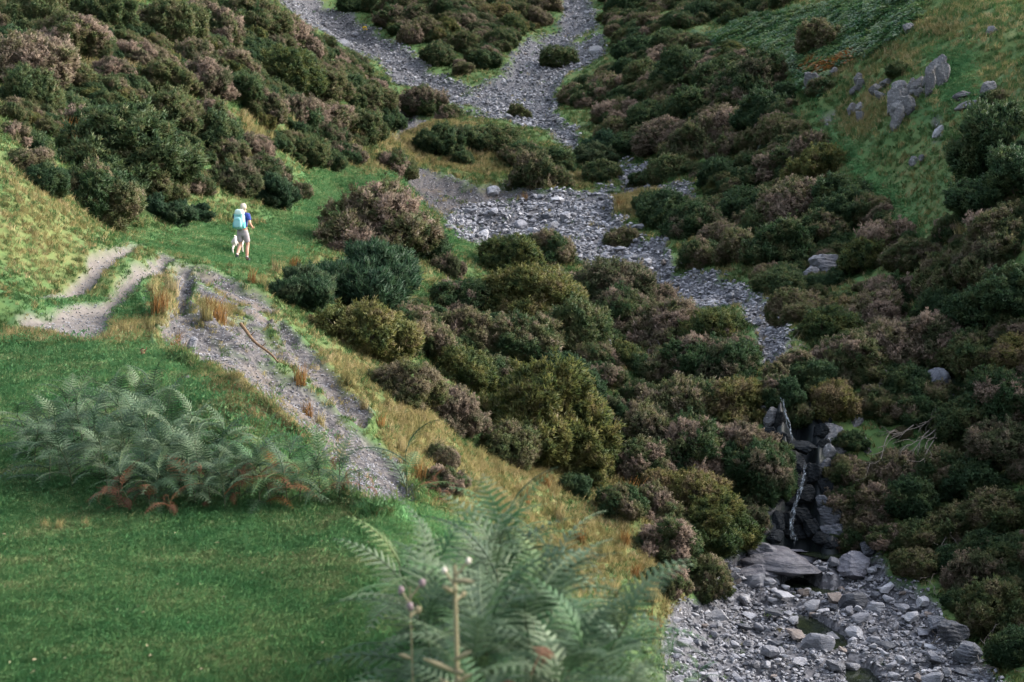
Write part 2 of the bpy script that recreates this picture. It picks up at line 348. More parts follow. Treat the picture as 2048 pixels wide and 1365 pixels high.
def wood_mat(name, a, b_):
    m, t, b = new_mat(name, .85, .2); g = N(t); pos = g.n('ShaderNodeTexCoord').outputs['Object']
    c = g.ramp(g.noise(pos, 9, 5, .7), [(.3, a), (.7, b_)]); g.l(c, b.inputs['Base Color']); g.bump(g.noise(pos, 40, 3), .4, .01, b); return m
STEM = wood_mat('woody_stem', (.035, .026, .02), (.10, .08, .06)); DEADW = wood_mat('bleached_dead_wood', (.075, .065, .056), (.15, .132, .115)); LOG = wood_mat('fallen_log_wood', (.10, .06, .03), (.19, .12, .065))
def rock_mat(name, a, b_, c_, lichen=.3, rough=.75, spec=.35, sc=1.0):
    m, t, b = new_mat(name, rough, spec); g = N(t); tc = g.n('ShaderNodeNewGeometry').outputs['Position']; rnd = g.n('ShaderNodeObjectInfo').outputs['Random']
    f = g.noise(tc, 2.2 * sc, 6, .68); c = g.ramp(f, [(.28, a), (.5, b_), (.74, c_)])
    wv = g.n('ShaderNodeMapping'); wv.inputs['Scale'].default_value = (3, 3, 22); wv.inputs['Rotation'].default_value = (.5, .35, 0); g.l(tc, wv.inputs['Vector'])
    st = g.noise(wv.outputs[0], 1.2 * sc, 4, .6)
    c = g.mix(g.math('MULTIPLY', g.ramp(st, [(.35, 1.0), (.48, 0.0)]), .55), c, tuple(x * .45 for x in a))
    li = g.ramp(g.noise(tc, 13 * sc, 5, .75), [(.56, 0.0), (.66, 1.0)])
    c = g.mix(g.math('MULTIPLY', li, lichen), c, (.50, .49, .47))
    hs = g.n('ShaderNodeHueSaturation'); g.l(c, hs.inputs['Color']); g.l(g.math('ADD', g.math('MULTIPLY', rnd, .7), .65), hs.inputs['Value']); g.l(hs.outputs[0], b.inputs['Base Color'])
    h = g.math('ADD', g.noise(tc, 9 * sc, 6, .7), g.math('MULTIPLY', st, 1.2)); g.bump(h, .7, .06 / sc, b); return m
ROCK_P = rock_mat('pale_grey_stone', (.16, .16, .173), (.245, .243, .26), (.34, .336, .347), .25)
ROCK_M = rock_mat('mid_grey_stone', (.088, .09, .102), (.148, .149, .166), (.215, .212, .226), .2)
ROCK_D = rock_mat('dark_slate_stone', (.034, .037, .046), (.060, .064, .076), (.098, .10, .112), .12, rough=.55)
ROCK_B = rock_mat('brownish_stone', (.10, .08, .068), (.15, .122, .108), (.20, .17, .152), .15)
CRAG = rock_mat('lichen_crag', (.045, .045, .050), (.080, .079, .083), (.14, .137, .136), .40)
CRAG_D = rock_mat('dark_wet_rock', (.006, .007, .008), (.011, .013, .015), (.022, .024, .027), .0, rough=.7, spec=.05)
SLAB = rock_mat('water_worn_slab', (.07, .068, .082), (.12, .116, .132), (.20, .193, .21), .12, rough=.6)
def plain(name, col, rough=.7, spec=.3, noise=.15):
    m, t, b = new_mat(name, rough, spec); g = N(t); pos = g.n('ShaderNodeTexCoord').outputs['Object']
    hs = g.n('ShaderNodeHueSaturation'); hs.inputs['Color'].default_value = (*col, 1)
    g.l(g.math('ADD', g.math('MULTIPLY', g.noise(pos, 14, 3), noise * 2), 1 - noise), hs.inputs['Value']); g.l(hs.outputs[0], b.inputs['Base Color']); return m

def ground_mat():
    m, t, b = new_mat('ground_cover', .9, .15); g = N(t); pos = g.n('ShaderNodeNewGeometry').outputs['Position']
    A = {k: g.attr(k) for k in ('lawn', 'green', 'dry', 'dirt', 'scree', 'bed', 'wet')}
    n1 = g.noise(pos, .35, 5, .6); n2 = g.noise(pos, 2.6, 5, .7); n3 = g.noise(pos, 17, 4, .7); n4 = g.noise(pos, 60, 2, .7)
    hill = g.ramp(g.math('ADD', g.math('MULTIPLY', n1, .55), g.math('MULTIPLY', n2, .45)), [(.34, (.030, .080, .027)), (.50, (.060, .100, .031)), (.63, (.095, .108, .038)), (.70, (.115, .105, .046))])
    green = g.ramp(g.math('ADD', g.math('MULTIPLY', n2, .6), g.math('MULTIPLY', n3, .4)), [(.3, (.040, .125, .040)), (.5, (.065, .155, .050)), (.68, (.12, .185, .065))])
    lawn = g.ramp(g.math('ADD', g.math('MULTIPLY', n1, .35), g.math('ADD', g.math('MULTIPLY', n2, .45), g.math('MULTIPLY', n3, .2))), [(.30, (.048, .170, .060)), (.46, (.072, .205, .074)), (.57, (.13, .235, .09)), (.68, (.27, .28, .135))])
    dry_ = g.ramp(g.math('ADD', g.math('MULTIPLY', n2, .5), g.math('MULTIPLY', n3, .5)), [(.32, (.12, .13, .045)), (.5, (.22, .18, .070)), (.7, (.32, .25, .12))])
    dirt = g.ramp(g.math('ADD', g.math('MULTIPLY', n2, .5), g.math('MULTIPLY', n4, .5)), [(.3, (.065, .057, .050)), (.5, (.115, .102, .094)), (.7, (.18, .166, .155))])
    vo = g.n('ShaderNodeTexVoronoi'); vo.inputs['Scale'].default_value = 14; g.l(pos, vo.inputs['Vector'])
    chip = g.n('ShaderNodeSeparateColor'); g.l(vo.outputs['Color'], chip.inputs[0])
    scree = g.ramp(g.math('ADD', g.math('MULTIPLY', n2, .45), g.math('MULTIPLY', chip.outputs[0], .55)), [(.15, (.024, .023, .025)), (.45, (.050, .047, .050)), (.62, (.078, .071, .068)), (.9, (.13, .122, .119))])
    scree = g.mix(g.ramp(n1, [(.5, 0.0), (.62, .5)]), scree, (.11, .085, .066))
    bed = g.ramp(g.math('ADD', g.math('MULTIPLY', n2, .4), g.math('MULTIPLY', chip.outputs[0], .6)), [(.15, (.030, .030, .034)), (.5, (.075, .074, .081)), (.9, (.15, .148, .157))])
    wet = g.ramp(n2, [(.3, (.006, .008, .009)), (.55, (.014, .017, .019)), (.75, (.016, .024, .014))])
    c = g.mix(A['green'], hill, green); c = g.mix(A['lawn'], c, lawn)
    c = g.mix(g.math('MULTIPLY', A['dry'], g.ramp(n3, [(.3, .55), (.7, 1.0)])), c, dry_)
    c = g.mix(A['dirt'], c, dirt); c = g.mix(A['scree'], c, scree); c = g.mix(A['bed'], c, bed); c = g.mix(A['wet'], c, wet)
    g.l(c, b.inputs['Base Color'])
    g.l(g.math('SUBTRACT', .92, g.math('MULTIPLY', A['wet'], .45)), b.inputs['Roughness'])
    h = g.math('ADD', g.math('MULTIPLY', n3, .6), g.math('ADD', g.math('MULTIPLY', n4, .3), g.math('MULTIPLY', vo.outputs['Distance'], .4)))
    g.bump(h, .35, .018, b); return m
GROUND = ground_mat()

# ------------------------------------------------------------------ the ground, one sheet cut along its covers
def build_ground():
    P = np.stack([XG, YG, ZG], -1).reshape(-1, 3)
    du = np.gradient(np.stack([XG, YG, ZG], -1), axis=1); dv = np.gradient(np.stack([XG, YG, ZG], -1), axis=0)
    n = np.cross(du, dv).reshape(-1, 3); n /= np.linalg.norm(n, axis=1, keepdims=True); n[n[:, 2] < 0] *= -1
    j, i = np.meshgrid(np.arange(NB - 1), np.arange(NA - 1), indexing='ij'); q = (j * NA + i).ravel()
    F = np.stack([q, q + 1, q + NA + 1, q + NA], 1)
    flatm = {k: M[k].ravel() for k in M}
    cls = np.zeros(len(P), int); cls[flatm['lawn'] > .5] = 1; cls[(flatm['green'] > .5) & (cls == 0)] = 2
    for k, c in (('dirt', 3), ('scree', 4), ('bed', 5), ('wet', 6)): cls[flatm[k] > .5] = c
    fc = np.sort(cls[F], 1)[:, 2]
    for c, nm in enumerate(('hillside', 'lawn', 'grass_path', 'dirt_path', 'scree_ground', 'stream_bed', 'gorge_ground')):
        f = F[fc == c]; idx, inv = np.unique(f, return_inverse=True)
        me = fast_mesh(nm, P[idx], inv.reshape(f.shape), True, n[idx])
        for k in flatm:
            at_ = me.attributes.new(k, 'FLOAT', 'POINT'); at_.data.foreach_set('value', flatm[k][idx].astype(np.float32))
        tag(link(nm, me, None, GROUND), kind='structure')
build_ground()

# ------------------------------------------------------------------ scattering as geometry-node instances (uncountable cover only)
def protos(name, meshes, mat):
    c = bpy.data.collections.new(name)
    for k, me in enumerate(meshes):
        if not me.materials: me.materials.append(mat)
        o = bpy.data.objects.new(f'{name}_{k:02d}', me); c.objects.link(o)
    return c
def scatter(name, coll, P, scl, rot, label, cat):
    me = bpy.data.meshes.new(name); me.vertices.add(len(P)); me.vertices.foreach_set('co', np.asarray(P, np.float32).ravel())
    a = me.attributes.new('scl', 'FLOAT_VECTOR', 'POINT'); a.data.foreach_set('vector', np.asarray(scl, np.float32).ravel())
    a = me.attributes.new('rot', 'FLOAT_VECTOR', 'POINT'); a.data.foreach_set('vector', np.asarray(rot, np.float32).ravel())
    o = bpy.data.objects.new(name, me); COL.objects.link(o); tag(o, label, cat, kind='stuff')
    ng = bpy.data.node_groups.new(name, 'GeometryNodeTree')
    ng.interface.new_socket('Geometry', in_out='INPUT', socket_type='NodeSocketGeometry'); ng.interface.new_socket('Geometry', in_out='OUTPUT', socket_type='NodeSocketGeometry')
    gi = ng.nodes.new('NodeGroupInput'); go = ng.nodes.new('NodeGroupOutput'); ci = ng.nodes.new('GeometryNodeCollectionInfo')
    ci.inputs['Collection'].default_value = coll; ci.inputs['Separate Children'].default_value = True; ci.inputs['Reset Children'].default_value = True
    ip = ng.nodes.new('GeometryNodeInstanceOnPoints'); ip.inputs['Pick Instance'].default_value = True
    for nm, sk in (('scl', 'Scale'), ('rot', 'Rotation')):
        na = ng.nodes.new('GeometryNodeInputNamedAttribute'); na.data_type = 'FLOAT_VECTOR'; na.inputs['Name'].default_value = nm; ng.links.new(na.outputs['Attribute'], ip.inputs[sk])
    ng.links.new(gi.outputs[0], ip.inputs['Points']); ng.links.new(ci.outputs[0], ip.inputs['Instance']); ng.links.new(ip.outputs[0], go.inputs[0])
    md = o.modifiers.new('scatter', 'NODES'); md.node_group = ng
    return o
CELL = (YG[:-1, :-1] ** 2 * DA * DB).ravel()
def pick(n, weight):
    """n random ground points; weight(array per grid vertex) is per square metre"""
    wt = weight[:-1, :-1].ravel() * CELL; wt = np.maximum(wt, 0); k = RNG.choice(len(wt), n, p=wt / wt.sum()); j = k // (NA - 1); i = k % (NA - 1)
    b = GB[j] + RNG.random(n) * DB; a = GA[i] + RNG.random(n) * DA; y = np.exp(b); x = a * y
    return x, y, H(x, y)

def grass_mesh(seed, nb=16, h=1.0, spread=.45, lean=.5, wid=.05):
    r = np.random.default_rng(seed); V = []; F = []; NN = []
    for k in range(nb):
        a = r.random() * 2 * PI; rr = r.random() ** .5 * spread; p = np.array([math.cos(a) * rr, math.sin(a) * rr, -.08])
        b = r.random() * 2 * PI; d = np.array([math.cos(b), math.sin(b), 0]) * lean * (.3 + r.random()); hh = h * (.55 + .6 * r.random()); s = np.array([-math.sin(b), math.cos(b), 0]) * wid * (.6 + .8 * r.random())
        m = p + d * .3 * hh + np.array([0, 0, hh * .6]); t = p + d * hh + np.array([0, 0, hh]); o = len(V)
        V += [p - s, p + s, m + s * .7, m - s * .7, t]; F += [(o, o + 1, o + 2), (o, o + 2, o + 3), (o + 3, o + 2, o + 4)]
        nn = np.array([d[0] * .6, d[1] * .6, 1.0]); nn /= np.linalg.norm(nn); NN += [nn] * 5
    return fast_mesh('grass_tuft', V, F, True, NN)
inview = (np.abs(AA) < .42) & (VG < 1500) & (VG > -60)
soil = np.clip(1 - M['dirt'] * 1.1 - M['scree'] * .93 - M['bed'] * .97 - M['wet'], 0, 1) * inview
def rots(n, tilt=.15): return np.stack([RNG.normal(0, tilt, n), RNG.normal(0, tilt, n), RNG.random(n) * 6.28], 1)
# lawn
c = protos('lawn_tufts', [grass_mesh(100 + k, 44, .6, 3.4, 1.2, .06) for k in range(4)], GRASSL)
n = 80000; x, y, z = pick(n, soil * M['lawn'] * YG ** -1.6)
s = RNG.uniform(.016, .040, n) * np.clip(y / 12, .8, 2.0); s *= np.where(_bil(M['dry'], x, y) > .35, 1.5, 1)
scatter('lawn_grass', c, np.stack([x, y, z], 1), np.stack([s * 1.5, s * 1.5, s], 1), rots(n), 'short green cropped grass covering the lawn at lower left', 'grass')
c = protos('path_tufts', [grass_mesh(120 + k, 30, .7, 2.6, 1.3, .085) for k in range(3)], GRASSL)
n = 26000; x, y, z = pick(n, soil * M['green'] * (1 - M['lawn']) * YG ** -1.6)
s = RNG.uniform(.03, .08, n) * np.clip(y / 45, .8, 2)
scatter('path_grass', c, np.stack([x, y, z], 1), np.stack([s * 1.5, s * 1.5, s], 1), rots(n), 'bright green short grass on the trodden paths', 'grass')
c = protos('hill_tufts', [grass_mesh(140 + k, 18, .85, .6, 1.1, .045) for k in range(5)], GRASSH)
n = 80000; x, y, z = pick(n, soil * (1 - M['lawn']) * (1 - .97 * M['green']) * (1 - .85 * M['dry']) * YG ** -1.5)
s = RNG.uniform(.07, .20, n) * np.clip(y / 45, .7, 2.0)
scatter('hill_grass', c, np.stack([x, y, z], 1), np.stack([s * 1.25, s * 1.25, s * RNG.uniform(.7, 1.2, n)], 1), rots(n, .25), 'olive green rough grass covering the hillsides', 'grass')
c = protos('straw_tufts', [grass_mesh(160 + k, 16, .9, .5, 1.0, .035) for k in range(4)], STRAW)
n = 50000; x, y, z = pick(n, soil * (M['dry'] + .03 * (1 - M['lawn']) * (1 - M['green'])) * YG ** -1.5)
s = RNG.uniform(.09, .22, n) * np.clip(y / 40, .45, 2.0)
scatter('straw_grass', c, np.stack([x, y, z], 1), np.stack([s, s, s], 1), rots(n, .25), 'dry straw coloured grass in patches on the banks', 'grass')

# ------------------------------------------------------------------ stones
def hull_rock(seed, n=16, flat=.6, round_=.0):
    r = random.Random(seed); bm = bmesh.new()
    for k in range(n):
        v = Vector((r.gauss(0, 1), r.gauss(0, 1), r.gauss(0, 1))).normalized() * (r.uniform(.8, 1.0))
        bm.verts.new((v.x * .5, v.y * .5 * r.uniform(.7, .9), v.z * .5 * flat))
    res = bmesh.ops.convex_hull(bm, input=bm.verts); bmesh.ops.delete(bm, geom=list({g for g in res['geom_interior'] + res['geom_unused'] if isinstance(g, bmesh.types.BMVert)}), context='VERTS')
    if round_: bmesh.ops.bevel(bm, geom=bm.edges[:], offset=round_, segments=1, affect='EDGES', profile=.5)
    return bm_mesh('stone', bm)
def chisel_rock(seed, sub=4, cuts=16, rough=.05, flat=.7, strata=0.0):
    r = np.random.default_rng(seed); bm = bmesh.new(); bmesh.ops.create_icosphere(bm, subdivisions=sub, radius=1)
    V = np.array([v.co[:] for v in bm.verts])
    for k in range(cuts):
        nn = r.normal(size=3); nn /= np.linalg.norm(nn); d = r.uniform(.52, .86); h = V @ nn - d; V -= np.outer(np.maximum(h, 0), nn)
    V *= np.array([1, r.uniform(.75, .95), flat]) * .58
    dsp = fbm(V[:, 0] * 4 + V[:, 2] * 3 + seed, V[:, 1] * 4 - V[:, 2] * 2.3, seed, 4) * rough
    if strata:
        ang = r.uniform(-.5, .5); q = V[:, 2] * math.cos(ang) + V[:, 0] * math.sin(ang) + V[:, 1] * .3
        dsp += strata * (np.abs(((q * 7 + fbm(V[:, 0] * 3, V[:, 1] * 3, seed + 5, 2) * .6) % 1) - .5) - .25) * 1.3
    L = np.linalg.norm(V, axis=1, keepdims=True); V = V + V / np.maximum(L, .05) * dsp[:, None]
    for v, c in zip(bm.verts, V): v.co = c
    return bm_mesh('rock', bm, smooth=False)
ST_MAT = [ROCK_P, ROCK_M, ROCK_D, ROCK_B]; ST_ADJ = ['pale grey', 'mid grey', 'dark slate', 'brownish']
ST_SHAPE = []
for k in range(4): ST_SHAPE.append((hull_rock(200 + k, 15, .62), 'angular'))
for k in range(3): ST_SHAPE.append((hull_rock(220 + k, 14, .34), 'flat'))
for k in range(3): ST_SHAPE.append((chisel_rock(230 + k, 3, 12, .03, .72), 'rounded'))
for me, _ in ST_SHAPE: me.materials.append(ROCK_M)
def stone_coll(name, mat, ks):
    c = bpy.data.collections.new(name)
    for k in ks:
        me = hull_rock(300 + k, 12, random.choice((.35, .6, .7))); me.materials.append(mat); c.objects.link(bpy.data.objects.new(f'{name}_{k}', me))
    return c
for nm, mat, n, wt, lo, hi, lab in (
    ('bed_stones', ROCK_P, 22000, M['bed'], .04, .22, 'pale grey loose stones packed over the stream bed'),
    ('dark_bed_stones', ROCK_M, 22000, M['bed'], .04, .24, 'mid grey loose stones packed over the stream bed'),
    ('slate_bed_stones', ROCK_D, 9000, M['bed'], .04, .20, 'dark slate stones packed over the stream bed'),
    ('scree_stones', ROCK_P, 17000, np.clip(M['scree'] + .8 * M['dirt'], 0, 1), .015, .075, 'small pale slate chips strewn on the scree and path'),
    ('dark_scree_stones', ROCK_M, 15000, np.clip(M['scree'] + .4 * M['dirt'], 0, 1), .018, .085, 'small grey slate chips strewn on the scree')):
    c = stone_coll(nm, mat, range(6)); x, y, z = pick(n, wt * (wt > .3) * inview * (dp < 2) * YG ** -1.35)
    s = lo + (hi - lo) * RNG.random(n) ** np.where(y < 37, 1.5, 2.4); s *= np.clip(y / 40, .8, 2.6)
    P = np.stack([x, y, z + s * .22], 1); scatter(nm, c, P, np.stack([s, s * RNG.uniform(.75, 1.2, n), s], 1), rots(n, .3), lab, 'stones')

# ------------------------------------------------------------------ wording helpers: every repeat gets words that single it out
ORD = ['nearest', 'second nearest', 'third nearest', 'fourth nearest', 'fifth nearest', 'sixth nearest', 'seventh nearest', 'eighth nearest', 'ninth nearest', 'tenth nearest', 'eleventh nearest', 'twelfth nearest', 'thirteenth nearest', 'fourteenth nearest']
def word_repeats(items, zones):
    """items: (object, adjective, noun, u, v, group); zones: (u, v, place phrase, landmark phrase)"""
    sets = {}
    for it in items:
        k = min(range(len(zones)), key=lambda q: (zones[q][0] - it[3]) ** 2 + (zones[q][1] - it[4]) ** 2)
        sets.setdefault((k, it[1], it[2]), []).append(it)
    for (k, adj, noun), L in sets.items():
        zu, zv, place, mark = zones[k][:4]; mu, mv = zones[k][4] if len(zones[k]) > 4 else (zu, zv)
        L.sort(key=lambda it: (it[3] - mu) ** 2 + (it[4] - mv) ** 2)
        for q, it in enumerate(L):
            it[0]['label'] = f'{adj} {noun} {place}' + ('' if len(L) == 1 else f', {ORD[min(q, 13)]} {mark}'); it[0]['group'] = it[5]

# ------------------------------------------------------------------ single stones of the two beds
STONES = []
def stone(u, v, wpx, mat=None, shape=None, label=None, name='stone', hk=1.0, rz=None):
    p = at(u, v + wpx * .2); s = wpx * p.y / FPX
    k = shape if shape is not None else random.randrange(len(ST_SHAPE)); mi = mat if mat is not None else random.choices((0, 1, 2, 3), (5, 6, 2.2, 1))[0]
    o = link(name, ST_SHAPE[k][0], None, ST_MAT[mi]); o.location = (p.x, p.y, p.z + s * .28 + .02)
    o.rotation_euler = (random.uniform(-.25, .25), random.uniform(-.25, .25), random.uniform(0, 6.28) if rz is None else rz); o.scale = (s * 1.12, s, s * hk)
    tag(o, label, 'stone' if wpx < 40 else 'boulder', 'single stones of the stream beds'); STONES.append((u, v, wpx))
    return o, ST_ADJ[mi], ST_SHAPE[k][1]
HAND = [(1634,1281,58,1,8,'big rounded grey boulder beside the dark channel in the lower stream bed'),(1666,1232,46,1,7,'rounded boulder standing in the dark water of the middle pool'),
 (1480,1331,44,1,0,'broad grey boulder at the edge of the bed above the foreground bracken'),(1704,1302,33,0,7,'grey rounded stone right of the pale yellowish stone by the channel'),
 (1707,1343,44,1,8,'large grey boulder at the bottom edge left of the lowest channel'),(1735,1319,34,1,1,'upright angular stone leaning over the lowest channel'),(1685,1291,26,3,1,'pale brownish stone wedged right of the biggest boulder'),
 (1923,1322,48,2,4,'dark flat slab at the foot of the right bank near the bottom corner'),(1871,1302,56,1,0,'long sloping grey slab below the right bank'),(1769,1271,56,2,5,'long dark flat slab in the middle of the lower bed'),
 (1748,1199,36,0,8,'pale rounded stone right of the green weed by the pool'),(1806,1201,52,1,4,'broad flat slab at the upper right of the lower stones'),(1724,1223,36,1,7,'grey rounded stone above the middle pool on its right'),
 (1782,1322,30,1,0,'angular stone right of the lowest channel'),(1512,1317,32,1,2,'angular grey stone just right of the broad boulder over the bracken'),(1543,1189,20,0,7,'small white rounded stone among the gravel left of the pool'),
 (1603,1219,27,0,1,'pale stone at the upper edge of the middle pool'),(1707,1260,30,0,2,'tilted grey stone at the right edge of the middle pool'),(1685,1149,26,3,8,'round stone standing at the mouth of the plunge pool'),
 (1413,1216,26,0,0,'pale stone at the left edge of the bed below the bushes'),(1420,1308,28,1,1,'grey stone at the left edge of the bed above the bracken tips'),(1745,1260,34,1,7,'rounded grey stone above the long dark slab'),
 (1800,1356,52,1,4,'grey slab cut by the bottom edge of the view'),(1353,1273,22,0,7,'pale stone in the grass left of the lower bed'),(1590,1255,56,3,5,'brownish flat slab left of the middle pool'),
 (1772,1298,24,0,1,'pale pointed stone below the long dark slab'),(1861,1278,32,0,4,'thin pale slab lying against the dark right shore'),(1895,1338,24,0,8,'small pale block between the slabs at lower right'),
 (690,85,24,1,8,'bluish rounded boulder in the left gully near the hilltop'),(1195,98,30,0,8,'smooth pale boulder at the right edge of the highest stream bed'),(1275,455,26,1,1,'grey boulder below the grass islet in the upper bed')]
for (u, v, wp, mi, sh, lb) in HAND: stone(u, v, wp, mi, sh, lb, 'boulder' if wp > 40 else 'stone', 1.0)
def inside(poly, u, v): return poly_sdf(poly, np.array([float(u)]), np.array([float(v)]))[0] > 4
auto = []
def fill_stones(poly, n, box, lo, hi, pw=2.2, kx=.62):
    got = 0; tries = 0
    while got < n and tries < 6000:
        tries += 1; u = random.uniform(box[0], box[2]); v = random.uniform(box[1], box[3])
        wp = lo + (hi - lo) * random.random() ** pw
        if not inside(poly, u, v) or any(poly_sdf(q, np.array([u]), np.array([v]))[0] > 2 for q in POOL[1:]): continue
        if any((u - a) ** 2 + ((v - b) * 1.5) ** 2 < (kx * (wp + c) / 1.6) ** 2 for a, b, c in STONES): continue
        o, adj, shp = stone(u, v, wp); auto.append((o, adj, shp + ' stone', u, v, 'single stones of the stream beds')); got += 1
fill_stones(POLY['bed'][0], 150, (1320, 1100, 2000, 1365), 17, 54, 2.0, .52)
fill_stones(POLY['bed'][1], 76, (900, 350, 1560, 700), 14, 36)
fill_stones(POLY['bed'][2], 40, (600, 20, 1250, 340), 12, 26)
SZ = [(1370,1250,'at the lower bed\'s left edge','the bottom bracken',(1400,1365)),(1450,1190,'below the bushes left of the pool','the pale slab',(1555,1105)),(1560,1190,'in the gravel below the pool','the pool',(1600,1160)),
 (1500,1270,'in the gravel left of the channel','the biggest boulder',(1634,1281)),(1570,1340,'at the bottom of the lower bed','the biggest boulder',(1634,1281)),(1660,1190,'between the two pools','the middle pool',(1650,1250)),
 (1740,1170,'below the tilted right slab','the tilted slab',(1715,1120)),(1820,1220,'under the right bank bushes','the right bank',(1900,1230)),(1740,1240,'right of the middle pool','the middle pool',(1650,1250)),
 (1820,1280,'between the dark slab and right shore','the right shore',(1900,1290)),(1760,1345,'beside the lowest channel','the bottom edge',(1760,1400)),(1880,1345,'in the bed\'s bottom right corner','the bottom edge',(1880,1420)),
 (1530,650,'in the narrow stream above the waterfall','the waterfall',(1570,780)),(1450,580,'in the bed above the brown bushes','the waterfall',(1570,780)),(1330,540,'in the bed beside the pale bush','that bush',(1220,560)),(1180,490,'in the upper bed behind the thicket','the grass islet',(1250,430)),
 (1030,450,'in the gravel by the green path','the path',(900,480)),(1120,410,'in the gravel below the knoll','the knoll cliff',(980,375)),(1280,370,'where the upper bed narrows','the knoll',(1150,350)),(1120,270,'in the stream right of the knoll','the knoll',(1000,290)),
 (1030,200,'where gully and stream join','the join',(960,190)),(860,170,'in the left gully','the join',(960,190)),(700,80,'high in the left gully','the bluish boulder',(690,85)),(1110,80,'in the highest stream bed','the hilltop',(1150,0))]
word_repeats(auto, SZ)

# ------------------------------------------------------------------ rock outcrops, each of separate blocks
RK = [chisel_rock(400 + k, 4, 15, .07, .8, .05) for k in range(6)] + [chisel_rock(420 + k, 4, 11, .05, .5, .06) for k in range(3)]
for me in RK: me.materials.append(CRAG)
def crag(label, blocks, mat=CRAG, name='rock_outcrop', cat='rock', face=False):
    u0, v0 = blocks[0][:2]; p0 = at(u0, v0 + blocks[0][3] * .4); root = empty(name, p0); tag(root, label, cat, 'rock outcrops') if len(blocks) else None
    for (u, v, wp, hp, *ex) in blocks:
        p = at(u, v + hp * .42); k = p.y / FPX; r = ex[0] if ex else 0; mm = ex[1] if len(ex) > 1 else mat
        o = link('rock_block', RK[random.randrange(6) if hp > wp * .5 else random.randrange(6, 9)], root, mm)
        kz = .8 if hp > wp * .5 else .5
        c0 = on_face(u, v, wp * k * .16) if face else Vector((p.x, p.y + wp * k * .12, p.z + hp * k * .42))
        o.location = c0 - Vector(p0); o.scale = (wp * k * .95, wp * k * .85, hp * k / kz * 1.0)
        o.rotation_euler = (random.uniform(-.15, .15), r, random.uniform(-.4, .4))
    return root
def packed(u, v, w_, h_, tilt, n, mat=CRAG, seed=1):
    r = random.Random(seed); out = []
    for k in range(n):
        a = (k + .5) / n * 2 - 1; x = r.uniform(-.5, .5) * w_ * math.sqrt(max(.15, 1 - a * a)); y = a * h_ * .42
        out.append((u + x + math.sin(tilt) * -y, v + y, w_ * r.uniform(.48, .82), h_ * r.uniform(.40, .66), tilt + r.uniform(-.35, .35), mat))
    return out
crag('large fissured grey crag block on the right grassy slope', packed(1797,224,56,84,.2,6,CRAG,3) + packed(1780,192,62,34,.35,4,CRAG,4))
crag('tall leaning lichen covered crag above the large block on the right slope', packed(1862,165,42,80,.4,6,CRAG,5) + packed(1846,194,30,40,.3,3,CRAG,6))
crag('small squarish rock between the large block and the tall leaning crag', [(1822,186,20,34,.1)])
crag('grey rock below and left of the large crag block', packed(1720,230,34,42,.3,4,CRAG,9))
crag('mossy rock left of the crags beside a green bush', packed(1712,184,30,44,.25,3,CRAG,10))
crag('rock half hidden by a bush at the bracken edge', [(1624,180,40,38,.2)])
crag('small rock by the orange bracken on the right slope', [(1668,158,24,20,.1)])
crag('ribbed rock left of the dark bush at the right edge', packed(1940,207,52,28,-.25,4,CRAG,8))
crag('low rock just above the dark bush at the right edge', [(1982,178,38,28,-.2)])
crag('small rock high on the right hillside near the top corner', [(1984,70,26,20,0)])
crag('small rock in the straw grass below the ridge at top right', [(1816,66,26,22,.1)])
crag('broad pale stone lying right of the brown bushes', [(1568,210,30,14,0,ROCK_P)])
crag('flat grey rock just above the broad pale stone', [(1585,200,30,16,.1)])
crag('small broken rocks in the right slope grass near its foot', [(1828,336,22,20,.1),(1842,330,14,18,0)])
crag('narrow pale rock streak in the grass below the crags', [(1876,262,18,32,.5,ROCK_P)])
crag('big smooth grey boulder on the bank above the falls with a smaller one', [(1654,526,78,50,.05,ROCK_M),(1624,545,34,34,.2,ROCK_P)],name='boulder',cat='boulder')
crag('rock face showing among bushes on the right of the upper bed', [(1515,316,40,24,.1,ROCK_M),(1490,326,30,20,.1,ROCK_M)])
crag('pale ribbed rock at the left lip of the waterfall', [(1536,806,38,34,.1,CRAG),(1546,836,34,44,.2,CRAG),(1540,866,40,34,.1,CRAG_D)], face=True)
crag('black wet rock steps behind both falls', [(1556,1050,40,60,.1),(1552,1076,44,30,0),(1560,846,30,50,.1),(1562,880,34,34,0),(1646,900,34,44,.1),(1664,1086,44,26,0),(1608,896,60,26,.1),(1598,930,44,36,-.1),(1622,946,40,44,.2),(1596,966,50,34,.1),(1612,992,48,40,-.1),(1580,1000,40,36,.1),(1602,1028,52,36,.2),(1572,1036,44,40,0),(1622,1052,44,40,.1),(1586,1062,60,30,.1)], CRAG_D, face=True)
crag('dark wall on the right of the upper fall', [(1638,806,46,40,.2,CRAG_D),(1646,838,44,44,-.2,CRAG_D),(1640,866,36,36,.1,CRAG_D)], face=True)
crag('white speckled rock right of the waterfall', [(1664,880,50,56,.35),(1650,910,42,44,.1),(1676,908,40,36,.3),(1660,860,36,30,.2)], face=True)
crag('pale lichen topped rock above and right of the speckled rock', [(1712,848,32,40,.2),(1716,880,30,30,.3),(1732,903,28,24,.2)], face=True)
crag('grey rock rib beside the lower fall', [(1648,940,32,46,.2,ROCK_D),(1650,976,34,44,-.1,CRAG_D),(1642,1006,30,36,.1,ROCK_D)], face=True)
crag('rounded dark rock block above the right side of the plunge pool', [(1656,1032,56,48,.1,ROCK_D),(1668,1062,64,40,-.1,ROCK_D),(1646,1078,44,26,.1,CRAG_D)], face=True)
crag('brown grey rock column left of the lower fall', [(1532,1026,36,44,.1,CRAG),(1524,1058,44,40,.1,CRAG),(1546,994,34,40,.05,CRAG_D),(1556,960,30,36,.1,CRAG_D)], face=True)
